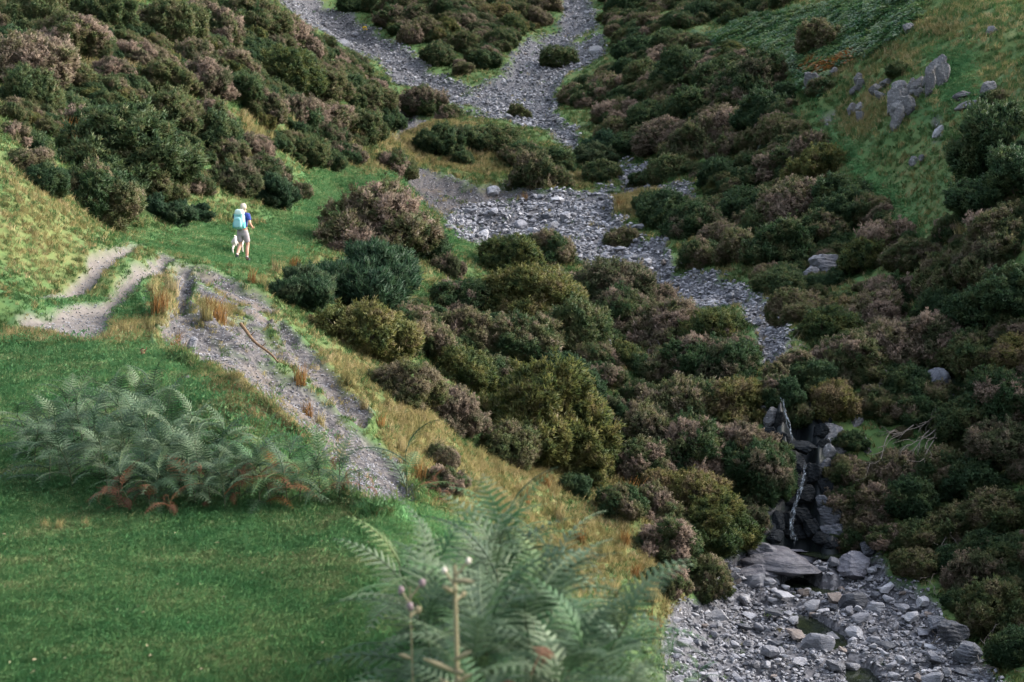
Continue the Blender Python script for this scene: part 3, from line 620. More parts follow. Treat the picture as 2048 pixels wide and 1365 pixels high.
crag('bluish rock wall showing in the right bank bushes', [(1872,780,56,56,.1,ROCK_D),(1885,812,60,40,0,ROCK_D),(1845,825,40,30,0,CRAG)])
crag('long pale water-worn slab damming the plunge pool', [(1560,1112,176,54,.05,SLAB),(1520,1086,76,50,.12,SLAB),(1600,1106,96,34,.06,SLAB),(1512,1124,96,36,-.05,SLAB)],name='rock_slab')
crag('tilted bluish slab right of the plunge pool', [(1714,1124,78,58,.35,SLAB),(1690,1112,40,34,.2,SLAB),(1738,1098,50,40,.3,ROCK_D)],name='rock_slab')
crag('dark shelving rock along the right shore of the lower bed', [(1905,1262,70,50,.2,ROCK_D),(1940,1300,70,40,.15,ROCK_D),(1875,1232,50,34,.2,ROCK_D)],name='rock_slab')
crag('grey rock face under the bushes on the left bank', [(1205,700,34,34,.1,CRAG),(1222,725,22,26,0,CRAG)])
crag('broken grey rocks at the eroded edge of the knoll', [(985,372,30,22,.1,ROCK_P),(1030,360,36,20,0,CRAG),(1065,368,24,16,0,CRAG)])
crag('large blue grey stone in the upper part of the scree', [(384,668,26,36,.2,ROCK_M)],name='boulder',cat='boulder')
crag('white stone lying in the lawn edge grass', [(375,762,14,9,.1,ROCK_P)],name='stone',cat='stone')
# whitewash of lichen makes the lawn stone near white
# ------------------------------------------------------------------ water
def water_mat():
    m, t, b = new_mat('stream_water', .06, .5); g = N(t); pos = g.n('ShaderNodeNewGeometry').outputs['Position']
    c = g.ramp(g.noise(pos, 1.5, 3), [(.35, (.006, .009, .008)), (.7, (.022, .028, .012))]); g.l(c, b.inputs['Base Color']); g.bump(g.noise(pos, 7, 3), .12, .03, b); return m
WATER = water_mat()
for k, p in enumerate(POOL):
    cu = sum(q[0] for q in p) / len(p); cv = sum(q[1] for q in p) / len(p)
    pts = [at(*q) for q in p]; lev = sorted(q.z for q in pts)[len(pts) // 2] - (-.04 if k == 0 else .04)
    m = at(cu, cv); V = [(m.x, m.y, lev)]
    nn = 40
    for i in range(nn):
        t = i / nn * len(pts); a = pts[int(t) % len(pts)]; b = pts[(int(t) + 1) % len(pts)]; q = a.lerp(b, t - int(t)); d = Vector((q.x - m.x, q.y - m.y, 0)) * 1.12
        V.append((m.x + d.x, m.y + d.y, lev))
    me = bpy.data.meshes.new('water'); me.from_pydata(V, [], [(0, 1 + i, 1 + (i + 1) % nn) for i in range(nn)]); me.update()
    tag(link('water', me, None, WATER), kind='structure')
def foam_mat():
    m, t, b = new_mat('falling_water', .25, .5); g = N(t); pos = g.n('ShaderNodeNewGeometry').outputs['Position']
    mp = g.n('ShaderNodeMapping'); mp.inputs['Scale'].default_value = (9, 9, 3); g.l(pos, mp.inputs['Vector'])
    f = g.noise(mp.outputs[0], 2.2, 5, .75); g.l(g.ramp(f, [(.42, (.03, .045, .06)), (.68, (.50, .57, .65))]), b.inputs['Base Color'])
    g.l(g.ramp(f, [(.44, .0), (.70, .75)]), b.inputs['Alpha']); return m
FOAM = foam_mat()
def cascade(label, path, width, n):
    mb = MB(); P = [on_face(u, v, -.26 if v < 890 else -.42) for u, v in path]
    for s in range(n):
        off = random.uniform(-1, 1) * width; ph = random.random() * 9
        pts = []; L = len(P); st = random.uniform(0, .35) if s else 0; en = random.uniform(.6, 1) if s else 1
        for i in range(24):
            t = (st + (en - st) * i / 23) * (L - 1); a = P[int(t)]; b = P[min(int(t) + 1, L - 1)]; q = a.lerp(b, t - int(t))
            pts.append(q + Vector((off * (.35 + .65 * t / L) + .03 * math.sin(t * 3 + ph), random.uniform(-.03, .03), 0)))
        mb.tube(pts, [random.uniform(.004, .013) for _ in pts], 5)
    return tag(link('waterfall', mb.mesh('waterfall'), None, FOAM), label, 'waterfall')
cascade('thin upper fall slipping down the black cleft under the bushes', [(1564,795),(1570,820),(1576,845),(1582,868),(1588,882)], .03, 5)
cascade('thin white lower fall dropping into the plunge pool', [(1612,925),(1608,950),(1602,975),(1594,1000),(1586,1025),(1582,1050),(1586,1070),(1592,1088)], .05, 11)
mb = MB()
for k in range(26):
    p = at(1594 + random.uniform(-22, 18), 1090 + random.uniform(-3, 4)); mb.tube([p + Vector((-.06, 0, .02)), p + Vector((0, 0, .05)), p + Vector((.07, 0, .02))], [.01, .03, .01], 5)
tag(link('splash_foam', mb.mesh('splash_foam'), None, FOAM), kind='stuff')

# ------------------------------------------------------------------ gorse bushes
def bush_data(seed, style):
    r = np.random.default_rng(seed); L = []
    nl = {'round': 34, 'wide': 42, 'broom': 18, 'ragged': 48}[style]
    for k in range(nl):
        th = r.random() * 2 * PI; ph = math.acos(r.uniform(-.15, 1)) if style != 'broom' else math.acos(r.uniform(.1, 1)); d = np.array([math.sin(ph) * math.cos(th), math.sin(ph) * math.sin(th), math.cos(ph)])
        R = r.uniform(.50, .84) if style != 'ragged' else r.uniform(.45, .98)
        L.append((d * R * np.array([1, 1, .85 if style != 'broom' else 1.15]), r.uniform(.15, .30) if style != 'ragged' else r.uniform(.10, .26)))
    L.append((np.array([0, 0, .08]), .54))
    C = np.array([l[0] for l in L]); R = np.array([l[1] for l in L]); cc = []; cn = []; lob = []
    for k in range(len(L)):                             # clumps of sprays over the lobes
        n = int(1500 * R[k] ** 2) + 14; d = r.normal(size=(n, 3)); d /= np.linalg.norm(d, axis=1, keepdims=True)
        p = C[k] + d * R[k] * (1 + r.normal(0, .10, (n, 1))); D = np.linalg.norm(p[:, None] - C[None], axis=2) / R[None]; D[:, k] = 9
        ok = (D.min(1) > .90) & (p[:, 2] > -.42)
        cc.append(p[ok]); cn.append(d[ok]); lob.append(np.full(ok.sum(), k))
    cc = np.concatenate(cc); cn = np.concatenate(cn); lob = np.concatenate(lob); m = 12
    rad = r.uniform(.035, .085, (len(cc), 1)); d = r.normal(size=(len(cc), m, 3)) + cn[:, None] * .9; d /= np.linalg.norm(d, axis=2, keepdims=True)
    p = cc[:, None] + d * rad[:, None] * r.uniform(.5, 1.1, (len(cc), m, 1)); nn = d * .75 + cn[:, None] * .6; nn /= np.linalg.norm(nn, axis=2, keepdims=True)
    shoot = r.random((len(cc), 1, 1)) < .16; p = p + shoot * (cn[:, None] * .6 + np.array([0, 0, .5])) * r.uniform(.03, .17, (len(cc), m, 1))
    return p.reshape(-1, 3), nn.reshape(-1, 3), np.repeat(lob, m), C, R
def spray_mesh(name, p, nrm, r, style, k=4):
    n = len(p); up = np.array([0, 0, 1.0]); P = np.repeat(p, k, 0); Nn = np.repeat(nrm, k, 0); m = n * k
    w_up = 1.1 if style == 'broom' else .35
    d = Nn + r.normal(0, .5, (m, 3)) + up * w_up; d /= np.linalg.norm(d, axis=1, keepdims=True)
    ln = (r.uniform(.03, .085, (m, 1)) if style != 'broom' else r.uniform(.06, .15, (m, 1)))
    s = np.cross(d, r.normal(size=(m, 3))); s /= np.maximum(np.linalg.norm(s, axis=1, keepdims=True), 1e-6)
    wd = r.uniform(.008, .016, (m, 1)); b = P + r.normal(0, .018, (m, 3)) - Nn * .02
    V = np.stack([b - s * wd, b + s * wd, b + d * ln], 1).reshape(-1, 3); F = np.arange(m * 3).reshape(-1, 3)
    cn = Nn * 1.0 + up * .15 + r.normal(0, .35, (m, 3)); cn /= np.linalg.norm(cn, axis=1, keepdims=True)
    return fast_mesh(name, V, F, True, np.repeat(cn, 3, 0))
def stem_mesh(seed, C):
    r = random.Random(seed); mb = MB()
    for c in C[:9]:
        c = Vector(c) * .95; b = Vector((c.x * .15, c.y * .15, -.5)); m1 = b.lerp(c, .45) + Vector((r.uniform(-.1, .1), r.uniform(-.1, .1), .05)); mb.tube([b, m1, c], [.035, .022, .008], 5)
        for q in range(2): e = c + Vector((r.uniform(-.3, .3), r.uniform(-.3, .3), r.uniform(0, .25))); mb.tube([m1, m1.lerp(e, .6) + Vector((0, 0, .04)), e], [.016, .01, .004], 4)
    return mb.mesh('stem')
STYLES = ['round', 'round', 'wide', 'ragged', 'ragged', 'wide', 'broom', 'broom', 'broom']; BUSH = []
for k, st in enumerate(STYLES):
    p, nn, lb, C, R = bush_data(500 + k, st); r = np.random.default_rng(600 + k)
    dead = r.random(len(C)) < .42; dead[-1] = False; dm = dead[lb]
    BUSH.append(dict(style=st, all=spray_mesh('crown', p, nn, r, st), stem=stem_mesh(700 + k, C)))
    if st != 'broom': BUSH[-1].update(live=spray_mesh('crown', p[~dm], nn[~dm], r, st), dead=spray_mesh('withered_crown', p[dm], nn[dm], r, st))
for b_ in BUSH:
    for q in ('all', 'live', 'dead'):
        if q in b_: b_[q].materials.append(DARKG)
    b_['stem'].materials.append(STEM)
KADJ = {'D': 'dark green', 'O': 'olive', 'P': 'pinkish brown', 'M': 'mottled brown', 'B': 'bluish green', 'G': 'pink-patched green'}
BUSHES = []; bush_items = []
GR = 'gorse bushes of the valley sides'
def bush(u, v, wp, kind, label=None, hk=None, var=None):
    """u, v: middle of the bush as seen; wp: its width there"""
    hk = hk or random.uniform(.72, .98); base = at(u, v + wp * .30); s = wp * 1.2 * base.y / FPX / 1.86
    if var is None: var = random.choice((6, 7, 8)) if kind == 'B' else random.randrange(6)
    B = BUSH[var]; name = 'broom_bush' if kind == 'B' else 'gorse_bush'
    nrm = slope_n(base.x, base.y); root = empty(name, (base.x, base.y, base.z + s * .10), (random.uniform(-.08, .08) - nrm.y * .15, nrm.x * .2, random.uniform(0, 6.28)))
    root.scale = (s * random.uniform(.9, 1.15), s * random.uniform(.85, 1.15), s * hk * 1.12); tag(root, label, 'bush', GR)
    if kind in 'DOB' : parts = [('crown', 'all', {'D': DARKG, 'O': OLIVE, 'B': BLUEG}[kind])]
    elif kind == 'P': parts = [('crown', 'live', MIXG if random.random() < .75 else PINKB), ('withered_crown', 'dead', PINKB)]
    elif kind == 'M': parts = [('crown', 'live', MIXG), ('withered_crown', 'dead', PINKB if random.random() < .6 else MIXG)]
    else: parts = [('crown', 'live', DARKG), ('withered_crown', 'dead', PINKB)]
    for nm, q, mt in parts: link(nm, B[q], root, mt)
    if wp > 45: link('stem', B['stem'], root, STEM)
    BUSHES.append((u, v, wp)); 
    if not label: bush_items.append((root, KADJ[kind], 'broom' if kind == 'B' else 'gorse', u, v, GR))
    return root
HB = [ # middle, width, kind, words for those that stand out
 (755,450,165,'M','tall brown and green gorse bush right of the hiker on the path edge'),(832,478,100,'D',None),(895,525,62,'P','small pink brown bush on the grass above the central thicket'),(728,560,195,'B','wide dark bluish broom bush below the path right of the hiker'),
 (605,588,105,'B','dark bush with a brown patch alone on the bank below the path'),(1022,512,112,'O','olive bush standing at the edge of the upper gravel bed'),(1092,492,95,'M',None),(1060,600,165,'O',None),(1125,585,120,'M',None),(1222,575,165,'P','big grey brown thinly leaved bush in front of the upper stones'),
 (925,590,100,'M',None),(735,655,165,'O',None),(835,660,120,'M',None),(930,655,100,'G',None),(920,725,115,'O',None),(812,772,125,'D','low dark green bush at the grass edge above the scree'),(905,812,108,'P','bright pinkish brown bush above the yellow grass slope'),
 (1085,810,235,'O','largest olive gorse bush in the middle of the slope'),(1040,668,150,'M',None),(1155,665,130,'D',None),(1250,715,66,'O','small round olive bush below the grey rock face'),(1335,655,135,'M',None),(1425,665,110,'O',None),(1300,600,80,'M',None),(1410,715,140,'M',None),
 (1200,800,48,'D','small dark green bush right of the largest olive bush'),(1290,850,125,'G',None),(1380,810,150,'M',None),(1285,905,105,'P',None),(1400,895,140,'P',None),(1385,970,125,'O','olive bush among pink brown ones on the bank left of the falls'),(1480,800,115,'O',None),
 (1520,930,125,'P',None),(1300,1005,85,'P',None),(1425,1040,135,'O',None),(1335,1080,135,'M',None),(1400,1150,100,'P',None),(1490,1010,100,'M',None),(1465,725,110,'M',None),(1345,730,110,'M',None),(1130,745,110,'D',None),(985,740,90,'M',None),(1020,880,110,'D',None),
 (1150,890,120,'O',None),(880,905,62,'M',None),(890,950,70,'M','low dark brown bush at the right end of the scree'),(1240,1010,80,'M',None),(1250,640,110,'M',None),(985,640,80,'D',None),(1330,1155,80,'M',None),(1260,560,0,'M',None),(1480,880,100,'P',None),(1440,840,90,'M',None),(1475,705,70,'M',None),(1170,600,95,'M',None),
 (1150,960,60,'D',None),(1030,960,0,'D',None),
 (1548,900,70,'M',None),(1556,960,60,'M',None),(1545,770,60,'M',None),(1640,770,60,'D',None),(1690,930,70,'M',None),(1700,1070,60,'P',None),(1692,985,66,'M',None),(1700,880,56,'M',None),(1668,1000,44,'D',None),(1572,770,60,'D',None),
 # left hillside
 (190,385,150,'M','rounded mottled bush at the foot of the hillside behind the grass hillock'),(555,385,85,'B','dense dark bluish broom bush on the slope just above the hiker'),(598,385,40,'P',None),(350,428,66,'B','dark broom bush left of the hiker under the hillside'),(318,415,50,'B',None),(402,418,45,'B','small dark tuft of broom just left of the hiker'),(665,325,50,'D',None),
 (250,290,200,'D','largest dark green bush on the left hillside'),(320,280,120,'D',None),(200,240,110,'G',None),(380,340,70,'M',None),(465,345,80,'P',None),(530,330,70,'P',None),(60,290,70,'D',None),(20,270,60,'P',None),(60,330,80,'M',None),(90,370,70,'D',None),
 (65,110,150,'P','large pinkish brown bush near the upper left corner'),(60,180,110,'D',None),(20,90,100,'D',None),(140,70,120,'G',None),(215,40,110,'D',None),(265,50,60,'P',None),(270,110,70,'P',None),(330,150,90,'D',None),(390,120,70,'P',None),(410,170,90,'P',None),(570,130,110,'O','yellow olive patch of gorse high on the left hillside'),
 (480,180,100,'D',None),(520,220,90,'M',None),(590,220,90,'M',None),(640,170,90,'D',None),(690,150,80,'D',None),(740,190,80,'D',None),(720,240,90,'D',None),(660,220,80,'M',None),(600,290,90,'D',None),(430,260,100,'D',None),(340,215,100,'D',None),(505,290,60,'P',None),(450,300,70,'G',None),
 (690,300,60,'P',None),(745,330,0,'D',None),(635,320,50,'G',None),(300,350,110,'D',None),(420,225,80,'G',None),(140,200,70,'D',None),(180,30,90,'M',None),(500,40,110,'M',None),(420,50,110,'M',None),(340,60,110,'D',None),(555,60,90,'M',None),(600,90,80,'M',None),(90,20,110,'D',None),(20,20,90,'D',None),(150,150,80,'D',None),
 # knoll and bed
 (880,285,85,'D','dark bush standing on the middle of the yellow knoll'),(930,280,70,'G',None),(985,270,90,'D',None),(1055,300,80,'M',None),(1100,310,80,'D',None),(1075,340,100,'M','round brown bush at the right end of the knoll'),(790,325,72,'G','dark bush at the left end of the knoll above the eroded edge'),(845,198,72,'G','bush on the bank between the gully and the small gravel patch'),
 (900,215,45,'M',None),(1035,205,36,'D','small bush alone among the stones where gully and stream join'),(1118,105,66,'D','dark bush islet between the forks of the high stream bed'),(1200,300,70,'B',None),(1205,340,60,'D',None),(925,310,40,'D',None),(1190,315,60,'B',None),(1340,420,95,'D',None),(1390,450,90,'P',None),(1430,420,80,'M',None),(1250,450,60,'D','low green bush on the islet edge in the upper bed'),
 (1400,500,80,'M',None),(1300,410,60,'D',None),(1440,470,60,'P',None),
 # right side
 (1740,505,95,'O','bright yellow olive bush right of the big smooth boulder'),(1668,800,90,'O','golden olive bush hanging right of the upper fall'),(1795,152,46,'D','small dark bush directly above the large crag block'),(1642,185,50,'M',None),(1640,85,80,'D','dark bush in the bracken on the upper right slope'),
 (1585,625,95,'D',None),(1700,640,90,'O',None),(1560,500,110,'M',None),(1640,470,100,'M',None),(1560,570,80,'D',None),(1780,470,100,'M',None),(1830,520,100,'P',None),(1900,560,110,'D',None),(1980,540,120,'P',None),(1990,270,150,'D','tall dark green bush filling the right edge beside the grass slope'),(2035,360,130,'D',None),(1975,390,120,'D',None),(2010,460,120,'P',None),(1900,470,60,'P',None),
 (1790,590,90,'P',None),(1750,640,100,'M',None),(1660,670,100,'O',None),(1700,720,110,'M',None),(1590,720,80,'M',None),(1620,740,80,'D',None),(1780,690,120,'P','broad greyish pink bush right of the stream head'),(1860,690,120,'P',None),(1950,640,130,'D',None),(2030,600,110,'D',None),(1960,720,120,'D',None),(2040,720,90,'O',None),(1880,720,90,'D',None),(2010,800,130,'M',None),(1930,850,110,'D',None),
 (1750,800,70,'M',None),(1790,930,90,'M',None),(1700,990,80,'M',None),(1720,950,70,'D',None),(1760,1000,80,'P',None),(1730,1040,80,'P',None),(1820,1000,90,'D',None),(1880,930,100,'M',None),(2010,900,120,'P',None),(1950,960,110,'D',None),(1850,1070,90,'D',None),(1920,1040,100,'M',None),(2010,1020,120,'D',None),(1780,1080,70,'M',None),(1830,1130,80,'D',None),
 (1950,1160,110,'P','brown domed bush on the right bank above the dark shore'),(2030,1120,100,'D',None),(1900,1130,70,'D',None),(2000,1220,130,'D',None),(2040,1280,110,'D',None),(1590,775,70,'M',None),(1555,740,50,'M',None),(1600,650,60,'M',None),
 (1500,400,110,'D',None),(1600,400,150,'M','broad mottled bush on the left of the green path'),(1680,390,120,'D',None),(1560,330,100,'M',None),(1640,330,110,'O',None),(1700,430,110,'D',None),(1620,300,80,'P',None),(1380,300,90,'P',None),(1440,350,80,'D',None),(1330,280,90,'P','pale brown bush at the right edge of the stream'),(1450,250,100,'P',None),(1300,230,80,'D',None),(1240,230,80,'M',None),
 (1510,170,110,'P',None),(1440,160,90,'P',None),(1360,150,90,'D',None),(1290,150,80,'D',None),(1380,220,90,'D',None),(1530,240,90,'D',None),(1220,170,70,'M',None),(1270,90,70,'D',None),(1180,200,60,'M',None),(1150,180,50,'M',None),(1560,270,70,'D',None),(1340,80,60,'D',None),(1250,140,60,'D',None),(1480,210,80,'G',None),(1260,300,70,'D',None),(1290,340,50,'D',None),
 (1520,450,90,'D',None),(1480,500,80,'D',None),(1570,545,60,'D',None),(1740,430,70,'M',None),(1230,265,60,'D',None),(1410,290,60,'D',None),(1500,290,60,'D',None),(1340,340,70,'D',None)]
for (u, v, wp, kd, lb) in HB:
    if wp: bush(u, v, wp, kd, lb)
NEARBED = lambda u, v, wp: any(poly_sdf(q, np.array([float(u)]), np.array([float(v + wp * .2)]))[0] > -wp * .5 - 8 for q in POLY['bed'])
def fill_bushes(poly, n, lo, hi, kinds, kx=.42):
    p = np.array(poly); got = 0
    for _ in range(4000):
        if got >= n: break
        u = random.uniform(p[:, 0].min(), p[:, 0].max()); v = random.uniform(p[:, 1].min(), p[:, 1].max()); wp = random.uniform(lo, hi)
        if not inside(poly, u, v) or NEARBED(u, v, wp) or any((u - a) ** 2 + ((v - b) * 1.3) ** 2 < (kx * (wp + c)) ** 2 for a, b, c in BUSHES): continue
        bush(u, v, wp, random.choice(kinds)); got += 1
fill_bushes([(650,0),(1095,0),(1095,45),(1035,72),(995,115),(955,140),(935,150),(880,115),(800,70),(740,40),(680,10)], 30, 42, 66, 'DDMMGDO', .36)
fill_bushes([(0,0),(560,0),(700,110),(770,180),(780,240),(700,290),(600,330),(480,320),(300,200),(120,200),(0,230)], 10, 50, 80, 'DDMGP', .34)
fill_bushes([(1200,0),(1500,0),(1600,20),(1480,50),(1340,60),(1230,60),(1190,40)], 8, 44, 64, 'DDM', .36)
fill_bushes([(1150,170),(1240,120),(1400,110),(1560,160),(1620,300),(1500,340),(1350,330),(1240,280)], 6, 50, 74, 'DDMP', .34)
fill_bushes([(1700,600),(2048,560),(2048,1300),(1950,1250),(1850,1160),(1780,1090),(1720,1000),(1780,850),(1700,760)], 8, 60, 95, 'DDM', .34)
fill_bushes([(960,580),(1400,600),(1520,760),(1540,900),(1480,1060),(1330,1120),(1280,900),(1120,860),(900,740)], 10, 60, 90, 'MMOP', .34)
# the low scrub between the bushes: too small and too many to pick apart
scr = np.zeros(UG.shape)
for p, wt in (([(0,0),(570,0),(700,120),(775,190),(780,245),(700,300),(690,335),(610,350),(590,330),(480,330),(330,310),(200,330),(120,300),(0,260)], 1), ([(600,-40),(1118,-40),(1115,60),(1050,85),(1012,125),(960,150),(930,168),(870,135),(790,90),(730,60),(660,20)], 1.3),
              ([(1150,170),(1240,110),(1400,80),(1560,150),(1620,300),(1660,330),(1780,430),(1840,480),(2350,470),(2350,1230),(1950,1220),(1850,1150),(1780,1080),(1720,1000),(1720,880),(1640,760),(1560,640),(1480,560),(1380,440),(1330,350),(1240,290)], .9), ([(1190,-40),(1520,-40),(1600,20),(1480,50),(1340,70),(1230,120),(1190,40)], 1.2),
              ([(960,580),(1300,560),(1500,640),(1540,760),(1530,1040),(1440,1130),(1330,1130),(1280,900),(1120,880),(1000,760),(720,700),(680,620),(840,600)], .8), ([(1960,200),(2100,200),(2100,480),(1950,460),(1930,380)], 1)):
    scr = np.maximum(scr, wt * np.clip(poly_sdf(p) / 25, 0, 1))
scr *= np.clip((-D_bed - 16) / 10, 0, 1) * np.clip(fbm(XG * .22, YG * .22, 81, 3) * 2.2 + .75, 0, 1) * (1 - M['bed']) * (1 - M['scree']) * (1 - M['wet']) * (1 - M['green'])
for nm, mat, n, sd in (('dark_gorse_scrub', DARKG, 1500, 0), ('mottled_gorse_scrub', MIXG, 900, 1), ('olive_gorse_scrub', OLIVE, 260, 2), ('withered_gorse_scrub', PINKB, 420, 3)):
    c = bpy.data.collections.new(nm)
    for q in (0, 3, 4):
        me = BUSH[q]['all'].copy(); me.materials.clear(); me.materials.append(mat); c.objects.link(bpy.data.objects.new(nm, me))
    x, y, z = pick(n, scr * np.clip(fbm(XG * .35 + 40 * sd, YG * .35, 90 + sd, 2) * 2.5 + .6, 0.05, 1) * YG ** -1.2); sc = RNG.uniform(.30, .62, n) * np.clip(y / 60, .8, 2.4)
    scatter(nm, c, np.stack([x, y, z + sc * .15], 1), np.stack([sc, sc, sc * RNG.uniform(.7, 1, n)], 1), rots(n, .15), {'d': 'low dark green gorse scrub between the bushes', 'm': 'low mottled gorse scrub between the bushes', 'o': 'low olive gorse scrub between the bushes', 'w': 'low withered pinkish gorse scrub between the bushes'}[nm[0]], 'scrub')
BZ = [(70,60,'in the upper left corner','the corner',(0,0)),(80,200,'on the left hillside near the left edge','the hillock',(60,420)),(60,340,'behind the grass hillock','the hillock top',(0,340)),(230,80,'high on the left hillside','the left edge',(0,80)),(300,240,'on the middle of the left hillside','the hiker',(485,460)),
 (430,130,'high above the hiker','the hiker',(485,460)),(450,300,'on the slope above the hiker','the hiker',(485,460)),(370,400,'beside the path left of the hiker','the hiker',(485,460)),(560,60,'below the left gully head','the gully',(600,10)),(590,200,'on the hillside under the gully','the small gravel patch',(800,250)),
 (720,190,'beside the left gully','the small gravel patch',(800,250)),(640,300,'above the green path bend','the path bend',(650,350)),(750,30,'right of the left gully near the top','the gully',(680,50)),(900,50,'on the slope between gully and stream','the join',(960,180)),(1020,50,'left of the high stream bed','the stream bed',(1130,60)),
 (900,200,'beside the join of gully and stream','the join',(960,190)),(990,290,'on the yellow knoll','the largest dark knoll bush',(880,285)),(1080,320,'at the stream end of the knoll','the stream',(1150,290)),(1200,310,'where the upper bed narrows','the knoll',(1100,330)),(1250,40,'at the top right of the high stream','the stream',(1150,30)),
 (1400,40,'along the top edge right of centre','the bracken slope',(1600,60)),(1250,180,'on the right bank of the high stream','the stream',(1110,150)),(1400,180,'on the shoulder below the bracken','the bracken',(1500,90)),(1530,220,'left of the orange bracken','the orange bracken',(1650,130)),(1330,310,'on the right bank beside the stream','the stream',(1200,290)),
 (1480,330,'on the slope left of the green path','the green path',(1690,310)),(1640,320,'beside the green path','the green path',(1700,320)),(1380,440,'on the right shore of the upper bed','the grass islet',(1250,430)),(1530,460,'on the right bank above the stream','the big smooth boulder',(1650,530)),(1690,440,'below the green path','the big smooth boulder',(1650,530)),
 (1620,600,'under the big smooth boulder','the big smooth boulder',(1650,530)),(1780,500,'around the yellow olive bush','the yellow olive bush',(1740,505)),(1980,330,'at the right edge beside the grass','the grass slope',(1850,300)),(1970,500,'at the right edge below the grass','the grass slope',(1880,450)),(1800,640,'on the right ravine side','the stream head',(1560,700)),
 (1960,660,'high on the right ravine side','the right edge',(2048,660)),(1620,720,'over the lip of the waterfall','the upper fall',(1570,790)),(1750,800,'right of the golden olive bush','the golden olive bush',(1668,800)),(1960,840,'around the bluish rock wall','the bluish rock wall',(1880,790)),(1750,970,'on the ravine side by the lower fall','the lower fall',(1595,1030)),
 (1880,960,'below the dead branches','the dead branches',(1830,870)),(1830,1090,'above the tilted slab','the tilted slab',(1715,1120)),(2000,1040,'on the dark bank at the right edge','the right edge',(2048,1040)),(2000,1220,'over the dark shore at lower right','the dark shore',(1900,1260)),
 (850,470,'right of the path beyond the hiker','the hiker',(485,460)),(760,650,'at the left end of the central thicket','the scree',(640,740)),(920,650,'in the left part of the central thicket','the scree',(640,740)),(1050,580,'at the back of the central thicket','the upper gravel bed',(1030,450)),(1130,720,'in the middle of the central thicket','the largest olive bush',(1085,810)),
 (1250,600,'in front of the upper stones','the grey brown bush',(1222,565)),(1380,640,'in the thicket below the upper bed','the upper bed',(1400,570)),(1380,780,'in the thicket left of the falls','the waterfall lip',(1560,780)),(1500,760,'beside the stream above the falls','the waterfall lip',(1560,780)),(1100,920,'below the largest olive bush','the largest olive bush',(1085,810)),
 (1300,900,'on the left ravine side','the lower fall',(1590,1020)),(1460,900,'on the bank left of the waterfall','the upper fall',(1570,840)),(1440,1050,'on the bank left of the plunge pool','the plunge pool',(1600,1095)),(1340,1100,'at the foot of the left bank','the lower stones',(1420,1230)),(880,930,'at the right end of the scree','the scree',(780,960))]
word_repeats(bush_items, BZ)

# ------------------------------------------------------------------ bracken
def frond_mesh(seed, stipe=.34, droop=1.0, npin=12, curl=0.0, wid=.27):
    """one bipinnate frond of length 1 rising from the origin and arching towards +Y"""
    r = random.Random(seed); V = []; F = []; NN = []
    nseg = 26; P = [Vector((0, 0, 0))]; ang = math.radians(r.uniform(42, 62)); bend = math.radians(r.uniform(72, 100)) * droop; sway = r.uniform(-.25, .25)
    for i in range(nseg):
        t = i / nseg; a = ang - bend * max(0, t - .08) ** 1.0 / .92 - curl * t * t * 2.5
        P.append(P[-1] + Vector((sway * t / nseg, math.cos(a) / nseg, math.sin(a) / nseg)))
    tv, tf = tube(P, [.011 * (1 - .8 * i / nseg) for i in range(nseg + 1)], 4)
    V += [tuple(v) for v in tv]; F += tf; NN += [(0, -.3, .95)] * len(tv)
    def q(v, n):
        V.append(tuple(v)); NN.append(tuple(n)); return len(V) - 1
    for k in range(npin):
        t = stipe + (1 - stipe) * (k + .5) / npin; x = t * nseg; i = min(int(x), nseg - 1); c = P[i].lerp(P[i + 1], x - i); d = (P[i + 1] - P[i]).normalized()
        u = (t - stipe) / (1 - stipe); L = wid * (1 - u) ** .85 * min(1, .62 + u * 3.2) * r.uniform(.86, 1.1) + .015
        for sd in (-1, 1):
            side = Vector((sd, 0, 0)); n = side.cross(d) * sd; n = n.normalized()
            if n.z < 0: n = -n
            pd = (side * .86 + d * .48).normalized(); dr = r.uniform(.10, .32) + curl * .6
            nn = max(4, int(13 * L / wid) + 2)
            axis_prev = c
            for j in range(nn):
                s = (j + .6) / nn; pc = c + pd * L * s - n * dr * L * s * s; pl = .032 * (1 - s) ** .75 * (L / wid) ** .45 + .004
                fw = d * .9 + pd * .35
                for s2 in (-1, 1):
                    e = (fw if s2 > 0 else (-d * .9 + pd * .35)).normalized(); tip = pc + e * pl - n * pl * .25; h = pd * (L / nn) * .47
                    a_ = q(pc - h, n); b_ = q(pc + h, n); c_ = q(tip + h * .35, n); d_ = q(tip - h * .35, n)
                    F.append((a_, b_, c_, d_))
    me = bpy.data.meshes.new('frond'); me.from_pydata(V, [], F); me.polygons.foreach_set('use_smooth', [True] * len(F)); me.update()
    return me
FR = [frond_mesh(800 + k, .10, random.uniform(.7, 1.1)) for k in range(5)]; FRC = [frond_mesh(820 + k, .3, 1.5, 12, .55, .22) for k in range(3)]
for me in FR + FRC: me.materials.append(FERNG)
STEMF = plain('bracken_stem', (.045, .055, .022), .8)
fern_items = []
FGR = 'bracken plants at the lawn edge'
